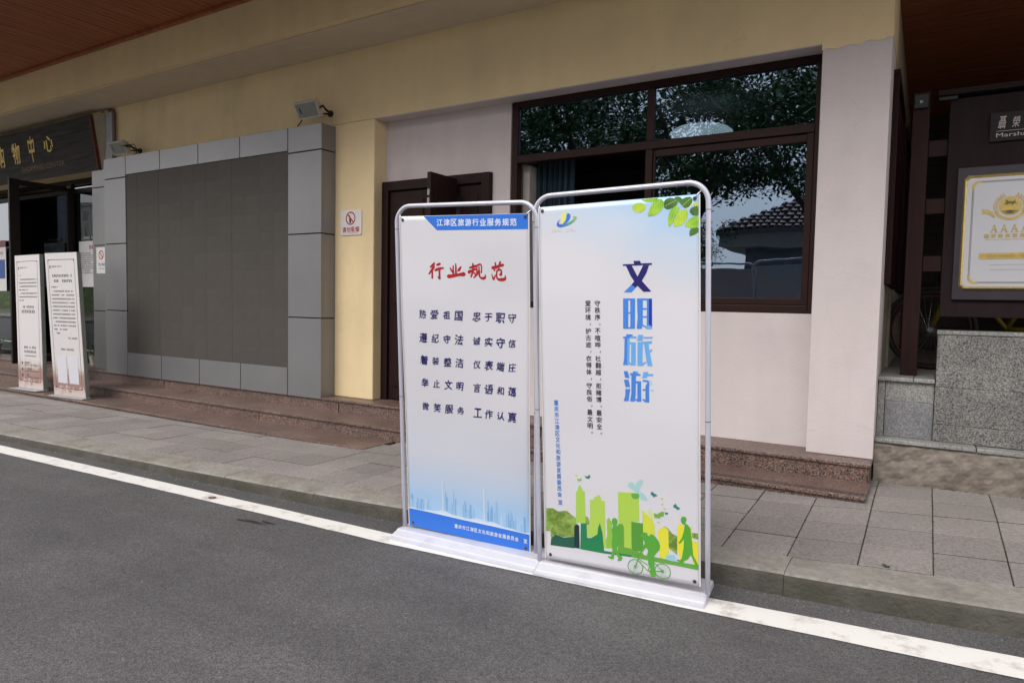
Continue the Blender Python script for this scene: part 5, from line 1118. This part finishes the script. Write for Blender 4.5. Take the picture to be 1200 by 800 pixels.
br = veined('bright_leaf_print', srgb(110, 170, 40, K), srgb(172, 212, 70, K)); dk = veined('dark_leaf_print', srgb(52, 84, 40, K), srgb(92, 136, 58, K)); yl = veined('yellow_leaf_print', srgb(150, 190, 40, K), srgb(200, 220, 80, K))
def smoothpoly(p, it=2):
    for _ in range(it):
        q = []
        for a, b_ in zip(p, p[1:] + p[:1]): q += [(a[0] * .8 + b_[0] * .2, a[1] * .8 + b_[1] * .2), (a[0] * .2 + b_[0] * .8, a[1] * .2 + b_[1] * .8)]
        p = q
    return p
lk = {'a': yl, 'b': br, 'c': br, 'd': dk, 'e': dk, 'f': dk, 'g': br, 'h': yl, 'i': br, 'j': dk, 'k': dk, 'l': yl}
vein = MB(); shade = MB()
for i, nme in enumerate('befdjkaclghi'):
    g = MB(); P_ = [(min(x, .8175), min(z, 1.8525)) for x, z in LEAF[nme]]; addpoly(g, sf, smoothpoly(P_, 2), .0005 + .00004 * i); g.build('leaf_print', lk[nme], bn)
for a, b_, i in (((.503, 1.812), (.563, 1.817), 6), ((.578, 1.768), (.640, 1.845), 7), ((.682, 1.715), (.722, 1.802), 9), ((.701, 1.715), (.762, 1.787), 10), ((.755, 1.715), (.817, 1.742), 11), ((.66, 1.81), (.715, 1.835), 3), ((.74, 1.805), (.785, 1.84), 2)):
    dx_, dz_ = b_[0] - a[0], b_[1] - a[1]; l = math.hypot(dx_, dz_); nx_, nz_ = -dz_ / l * .0008, dx_ / l * .0008
    addpoly(vein, sf, [(a[0] - nx_, a[1] - nz_), (b_[0] - nx_, b_[1] - nz_), (b_[0] + nx_, b_[1] + nz_), (a[0] + nx_, a[1] + nz_)], .0012)
vein.build('leaf_vein', ink(196, 216, 110), bn)
g = MB(); addpoly(g, sf, [(.745, 1.800), (.772, 1.806), (.79, 1.825), (.80, 1.82), (.776, 1.795), (.765, 1.79)], .0004); g.build('twig_print', ink(225, 222, 190), bn)
# emblem
def lp(px, py): # pixel position on the emblem close-up to banner metres
    return (.098 + (px - 400) / 490 * .118, 1.748 + (600 - py) / 400 * .080)
g = MB(); addpoly(g, sf, smoothpoly([lp(*p) for p in ((505, 520), (540, 420), (520, 300), (600, 255), (640, 220), (650, 260), (640, 420), (570, 530))], 1), .0012); g.build('emblem_sail', ink(222, 222, 120), bn)
g = MB(); addpoly(g, sf, smoothpoly([lp(*p) for p in ((560, 535), (640, 440), (662, 265), (740, 300), (735, 400), (680, 480), (600, 530))], 1), .0013); g.build('emblem_sail', ink(50, 120, 220), bn)
ring_pts = [(515, 415), (450, 460), (415, 530), (440, 590), (510, 612), (640, 590), (760, 535), (860, 450), (885, 385), (850, 360), (780, 370), (810, 400), (790, 440), (720, 490), (620, 530), (520, 545), (470, 520), (470, 470)]
m, n, b = newmat('emblem_ring_print'); L = n.links.new; tc = N(n, 'ShaderNodeTexCoord'); sp_ = N(n, 'ShaderNodeSeparateXYZ'); L(tc.outputs['Object'], sp_.inputs[0])
mr = N(n, 'ShaderNodeMapRange'); mr.inputs[1].default_value = .10 + .01; mr.inputs[2].default_value = .21; L(sp_.outputs['X'], mr.inputs[0]); cr = N(n, 'ShaderNodeValToRGB'); e = cr.color_ramp.elements
e[0].color = srgb(55, 105, 205, K); e[1].color = srgb(185, 200, 45, K); x = e.new(.5); x.color = srgb(95, 165, 140, K); L(mr.outputs[0], cr.inputs['Fac']); L(cr.outputs['Color'], b.inputs['Base Color'])
g = MB(); addpoly(g, sf, smoothpoly([lp(*p) for p in ring_pts], 1), .0014); g.build('emblem_ring', m, bn)
g = MB(); smallprint(g, lambda a, b_, l=.001: sf(a, b_, .0012), .073, .14, 1.722, .020, 4); smallprint(g, lambda a, b_, l=.001: sf(a, b_, .0012), .15, .215, 1.722, .020, 6); g.build('emblem_caption', ink(226, 224, 228), bn)['kind'] = 'stuff'
# large characters
NV, BL, LB_, DB = ink(30, 28, 104), ink(72, 136, 220), ink(108, 170, 226), ink(34, 74, 176)
for ci, ch in enumerate(BIGCHAR):
    part = {}
    for k, (c, pts) in enumerate(ch):
        g = part.setdefault(c, MB()); addpoly(g, sf, pts, .0009 + .00003 * k)
    main = None
    for c, g in part.items():
        o = g.build('large_character' if main is None else 'character_shade', ink(*c), bn if main is None else bn)
        main = main or o
# vertical columns
BK = ink(42, 40, 44)
for txt, xc, zt in (('守秩序，不喧哗，杜翻越，拒赌博，最安全。', .319, 1.374), ('爱环境，护古迹，衣得体，守良俗，最文明。', .269, 1.374)):
    z = zt
    for i, ch in enumerate(txt):
        if ch in '，。': putc(ch, BK, bn, xc + .004, z - .018, size=.032, surf=sf); z -= .0345 if ch == '，' else 0
        else: putc(ch, BK, bn, xc - .0145, z - .029, w=.029, h=.029, surf=sf, fit=True, bold=.022); z -= .0345
g = MB(); z = .860
for i, ch in enumerate('重庆市江津区文化和旅游发展委员会'): putc(ch, ink(64, 122, 200), bn, .070 + .0006 * i, z - .0275, w=.025, h=.0275, surf=sf, fit=True, bold=.028); z -= .0325
put(g, '宣', .082, .305, w=.026, h=.026, surf=sf, fit=True, bold=.02); g.build('blue_lettering', ink(64, 122, 200), bn)
# the green city
bush = mat('bush_print', srgb(98, 128, 52, K), .45, var=.0, dirt=srgb(152, 178, 88, K), dscale=26, dlo=.42, dhi=.62)
AC = dict(trees=bush, trees2=bush, trees3=bush, trees4=bush, dk1=(38, 92, 74), dk2=(28, 56, 52), dk3=(38, 128, 80), lt1=(166, 204, 84), lt2=(174, 206, 88), lt3=(172, 206, 82), md1=(142, 190, 64), md2=(104, 162, 62), md3=(86, 152, 58), ye1=(204, 214, 68), ye2=(222, 218, 66), ye3=(226, 218, 58), ye4=(222, 216, 60), grass=(102, 164, 68), sq=(152, 200, 216), w1=(92, 166, 62), w2=(86, 164, 54), rider=(88, 164, 60),
    bf1=(164, 204, 204), bf1g=(98, 170, 76), bf2=(48, 126, 120), bf3=(48, 126, 116), bf4=(112, 172, 64), bf5=(48, 122, 112), bf6=(142, 190, 58), bf7=(206, 206, 70), bf8=(206, 206, 70), bf9=(206, 206, 70), bf10=(48, 126, 126), bf11=(206, 206, 70), bf12=(142, 190, 58), bf13=(206, 216, 150))
NM = dict(trees='printed_bushes', dk='printed_dark_building', lt='printed_light_building', md='printed_green_building', ye='printed_yellow_building', grass='printed_grass', sq='printed_window', w='printed_walker', rider='printed_cyclist', bf='printed_butterfly')
for i, k in enumerate(['trees', 'trees2', 'trees3', 'trees4', 'lt1', 'lt2', 'lt3', 'ye1', 'bf13', 'md3', 'ye2', 'ye3', 'ye4', 'md1', 'md2', 'dk1', 'dk3', 'dk2', 'grass', 'sq', 'bf1', 'bf1g', 'bf2', 'bf3', 'bf4', 'bf5', 'bf6', 'bf7', 'bf8', 'bf9', 'bf10', 'bf11', 'bf12', 'w1', 'w2', 'rider']):
    P_ = [(min(max(x, .007), .8165), max(z, .004)) for x, z in ART[k]]; c = AC[k]
    if k in ('bf1', 'bf1g', 'bf13'): P_ = smoothpoly(P_, 1)
    g = MB(); addpoly(g, sf, P_, .0004 + .00003 * i)
    nm = next(v for q, v in NM.items() if k.startswith(q))
    g.build(nm, c if not isinstance(c, tuple) else ink(*c), bn)
g = MB()
for cx_, cz_ in ((.501, .040), (.640, .042)):
    s3 = lambda a, b_, l=.001: sf(a, b_, .0016)
    ring(g, cx_, cz_, .0365, .0405, s3, 30); ring(g, cx_, cz_, .004, .007, s3, 10)
    for q in range(16):
        a = R(360 / 16 * q); c_, s1 = math.cos(a), math.sin(a); addpoly(g, sf, [(cx_ + .005 * c_ - s1 * .0004, cz_ + .005 * s1 + c_ * .0004), (cx_ + .005 * c_ + s1 * .0004, cz_ + .005 * s1 - c_ * .0004), (cx_ + .037 * c_ + s1 * .0004, cz_ + .037 * s1 - c_ * .0004), (cx_ + .037 * c_ - s1 * .0004, cz_ + .037 * s1 + c_ * .0004)], .0036)
for a, b_ in (((.501, .040), (.517, .090)), ((.515, .086), (.566, .060)), ((.517, .074), (.566, .030)), ((.566, .030), (.640, .042)), ((.640, .042), (.600, .078)), ((.566, .030), (.580, .075)), ((.517, .090), (.496, .100)), ((.496, .100), (.488, .112)), ((.592, .088), (.612, .090))):
    dx_, dz_ = b_[0] - a[0], b_[1] - a[1]; l = math.hypot(dx_, dz_); nx_, nz_ = -dz_ / l * .0022, dx_ / l * .0022
    addpoly(g, sf, [(a[0] - nx_, a[1] - nz_), (b_[0] - nx_, b_[1] - nz_), (b_[0] + nx_, b_[1] + nz_), (a[0] + nx_, a[1] + nz_)], .0017)
g.build('printed_bicycle', ink(88, 160, 66), bn)

# ================================================================ ACROSS THE ROAD (seen in the glass)
far = mat('opposite_paving', (.2, .19, .18, 1), .9)
g = MB(); g.box((-200, -10.5, -.3), (60, -7.5, .12)); tag(g.build('opposite_pavement', far), kind='structure')
def crown_mesh(seed, n=22000):
    r = random.Random(seed); g = MB(); vs = []; fs = []
    cl = [(Vector((r.gauss(0, 1.5), r.gauss(0, 1.4), r.uniform(-1.7, 2.0))), r.uniform(.5, 1.1)) for _ in range(46)]
    for k in range(n):
        c, s = cl[k % len(cl)]; d = Vector((r.gauss(0, 1), r.gauss(0, 1), r.gauss(0, .7))); p = c + d.normalized() * s * r.random() ** .4
        a = Vector((r.gauss(0, 1), r.gauss(0, 1), r.gauss(0, .6))).normalized(); b_ = a.cross(Vector((r.gauss(0, 1), r.gauss(0, 1), 1))).normalized(); l = r.uniform(.09, .17)
        i = len(vs); vs += [p, p + a * l * .5 + b_ * l * .28, p + a * l, p + a * l * .5 - b_ * l * .28]; fs.append((i, i + 1, i + 2, i + 3))
    g.add(vs, fs); return g, cl
tree_src = []
for sd_ in (1, 2):
    t = empty('tree', (0, 0, 0), 'x', 'tree', 'trees across the road')
    g, cl = crown_mesh(sd_); cr_ = g.build('crown', M['leaf'], t, loc=(0, 0, 6.2))
    tk = MB().tube([(0, 0, -.1), (.05, .03, 1.2), (-.04, .06, 2.6), (.1, 0, 4.0), (.05, .05, 5.6)], [.24, .18, .16, .13, .07], 10)
    for c, s in cl[::4]: tk.tube([(.05, .02, 3.4 + .3 * (s - .5)), (c.x * .5, c.y * .5, 6.2 + c.z * .4 - .6), (c.x, c.y, 6.2 + c.z)], [.07, .045, .015], 6)
    tk.build('trunk', M['bark'], t, smooth=True); tree_src.append(t)
LT = ['across the road, facing the window', 'across the road beside the tiled house', 'across the road, left of the tiled house', 'across the road, nearest the entrance side', 'across the road behind the camera', 'far left across the road', 'small, against the left end of the tiled house', 'small, between the big trees left of the tiled house']
for i, (x, y, s, rz) in enumerate(((-6.2, -9.0, 1.0, .3), (-9.6, -8.8, 1.05, 2.1), (-13.4, -9.2, 1.1, 4.0), (-2.6, -9.0, .98, 5.2), (1.2, -9.2, 1.0, 1.0), (-18.5, -9.5, 1.15, 2.9), (-7.9, -12.6, .58, 3.3), (-10.8, -12.2, .62, .9))):
    src = tree_src[i % 2]
    if i < 2: t = src
    else:
        t = src.copy(); COL.objects.link(t)
        for c in list(src.children): child_of(c, t)
    t.location = (x, y, .1); t.scale = (s, s, s); t.rotation_euler.z = rz; t['label'] = 'leafy tree ' + LT[i]
# tiled house
hs = empty('tiled_house', (0, -14, 0), 'low grey house with maroon tiled hip roof across the road, seen in the window glass', 'house')
def HB(name, a, b_, m): return MB().box((a[0], a[1] + 14, a[2]), (b_[0], b_[1] + 14, b_[2])).build(name, m, hs)
HB('wall', (-5.4, -19, 0), (6, -12.8, 3.5), mat('blue_grey_wall', (.20, .22, .27, 1), .8))
HB('eaves', (-6.1, -19.8, 3.42), (6.8, -12.0, 3.95), mat('pale_eaves', (.42, .44, .46, 1), .7)); HB('gutter', (-6.2, -12.0, 3.86), (6.9, -11.88, 4.0), mat('grey_gutter', (.2, .2, .21, 1), .5))
tl = mat('maroon_roof_tile', (.08, .035, .04, 1), .6, var=.3, scale=6, rand=.1)
g = MB(); ez, rz_ = 4.0, 6.2
def roofz(x, y): return ez + min((y * -1 - 11.9), (x + 6.2), (6.9 - x), (19.9 + y)) * .55
y = -11.9; rows = 14
for j in range(rows):
    d0 = j * .29; d1 = d0 + .31; x = -6.2 + d0
    while x < 6.9 - d0 - .2:
        z0 = ez + d0 * .55; z1 = ez + d1 * .55; w = .22
        g.hexa([(x, 2.1 - d0, z0), (x + w, 2.1 - d0, z0), (x + w, 2.1 - d1, z1 - .04), (x, 2.1 - d1, z1 - .04), (x + .04, 2.1 - d0, z0 + .09), (x + w - .04, 2.1 - d0, z0 + .09), (x + w - .04, 2.1 - d1, z1 + .02), (x + .04, 2.1 - d1, z1 + .02)]); x += .24
o = g.build('roof_tile', tl, hs); o['kind'] = 'stuff'
g = MB(); g.add([(-6.2, 2.1, ez - .02), (6.9, 2.1, ez - .02), (6.9, -5.9, ez - .02), (-6.2, -5.9, ez - .02), (-2.2, -1.9, ez + 2.16), (2.9, -1.9, ez + 2.16)], [(0, 1, 5, 4), (1, 2, 5), (2, 3, 4, 5), (3, 0, 4), (3, 2, 1, 0)]); g.build('roof', tl, hs)
for x in (-4.2, -1.6, 1.0, 3.6): w_ = HB('window', (x, -12.8, 1.0), (x + 1.4, -12.76, 2.6), M['alu']); MB().box((x + .06, 1.241, 1.06), (x + 1.34, 1.25, 2.54)).build('pane', M['black'], w_)
# far hill and block of flats on the left, mirrored in the entrance glass
g = MB(); nxx, nyy = 50, 16; vs = []
for j in range(nyy + 1):
    for i in range(nxx + 1):
        x = -190 + 150 * i / nxx; y = -20 - 50 * j / nyy; t = math.sin(min(1, j / nyy * 1.3) * math.pi / 2); vs.append((x, y, -.5 + t * (9 + 2.2 * math.sin(x * .06) + 1.0 * math.sin(x * .21 + 1)) + rnd.uniform(-.35, .35) * t))
g.add(vs, [(j * (nxx + 1) + i, (j + 1) * (nxx + 1) + i, (j + 1) * (nxx + 1) + i + 1, j * (nxx + 1) + i + 1) for j in range(nyy) for i in range(nxx)])
tag(g.build('hill', mat('wooded_hillside', (.10, .14, .045, 1), .95, var=.5, scale=.6, dirt=(.04, .07, .025, 1), dscale=.8), smooth=True), kind='structure')
ab = empty('apartment_building', (-104, -44, 7), 'pale apartment block on the far hillside, mirrored in the entrance glass', 'building')
MB().box((-4, -4, -2), (4, 4, 7)).build('wall', mat('pale_render', (.45, .40, .33, 1), .8), ab)
MB().box((-4.3, -4.3, 7), (4.3, 4.3, 7.4)).build('roof', mat('grey_flat_roof', (.3, .3, .3, 1), .8), ab)
for i in range(3):
    for j in range(3): wn_ = MB().box((-3 + 2.2 * i, 4.0, .6 + 2.2 * j), (-1.8 + 2.2 * i, 4.06, 1.9 + 2.2 * j)).build('window', mat('dark_far_window', (.1, .1, .11, 1), .3) if (i, j) == (0, 0) else bpy.data.materials['dark_far_window'], ab)
for i in range(3):
    for j in range(3): MB().box((4.0, -3 + 2.2 * i, .6 + 2.2 * j), (4.06, -1.8 + 2.2 * i, 1.9 + 2.2 * j)).build('window', bpy.data.materials['dark_far_window'], ab)
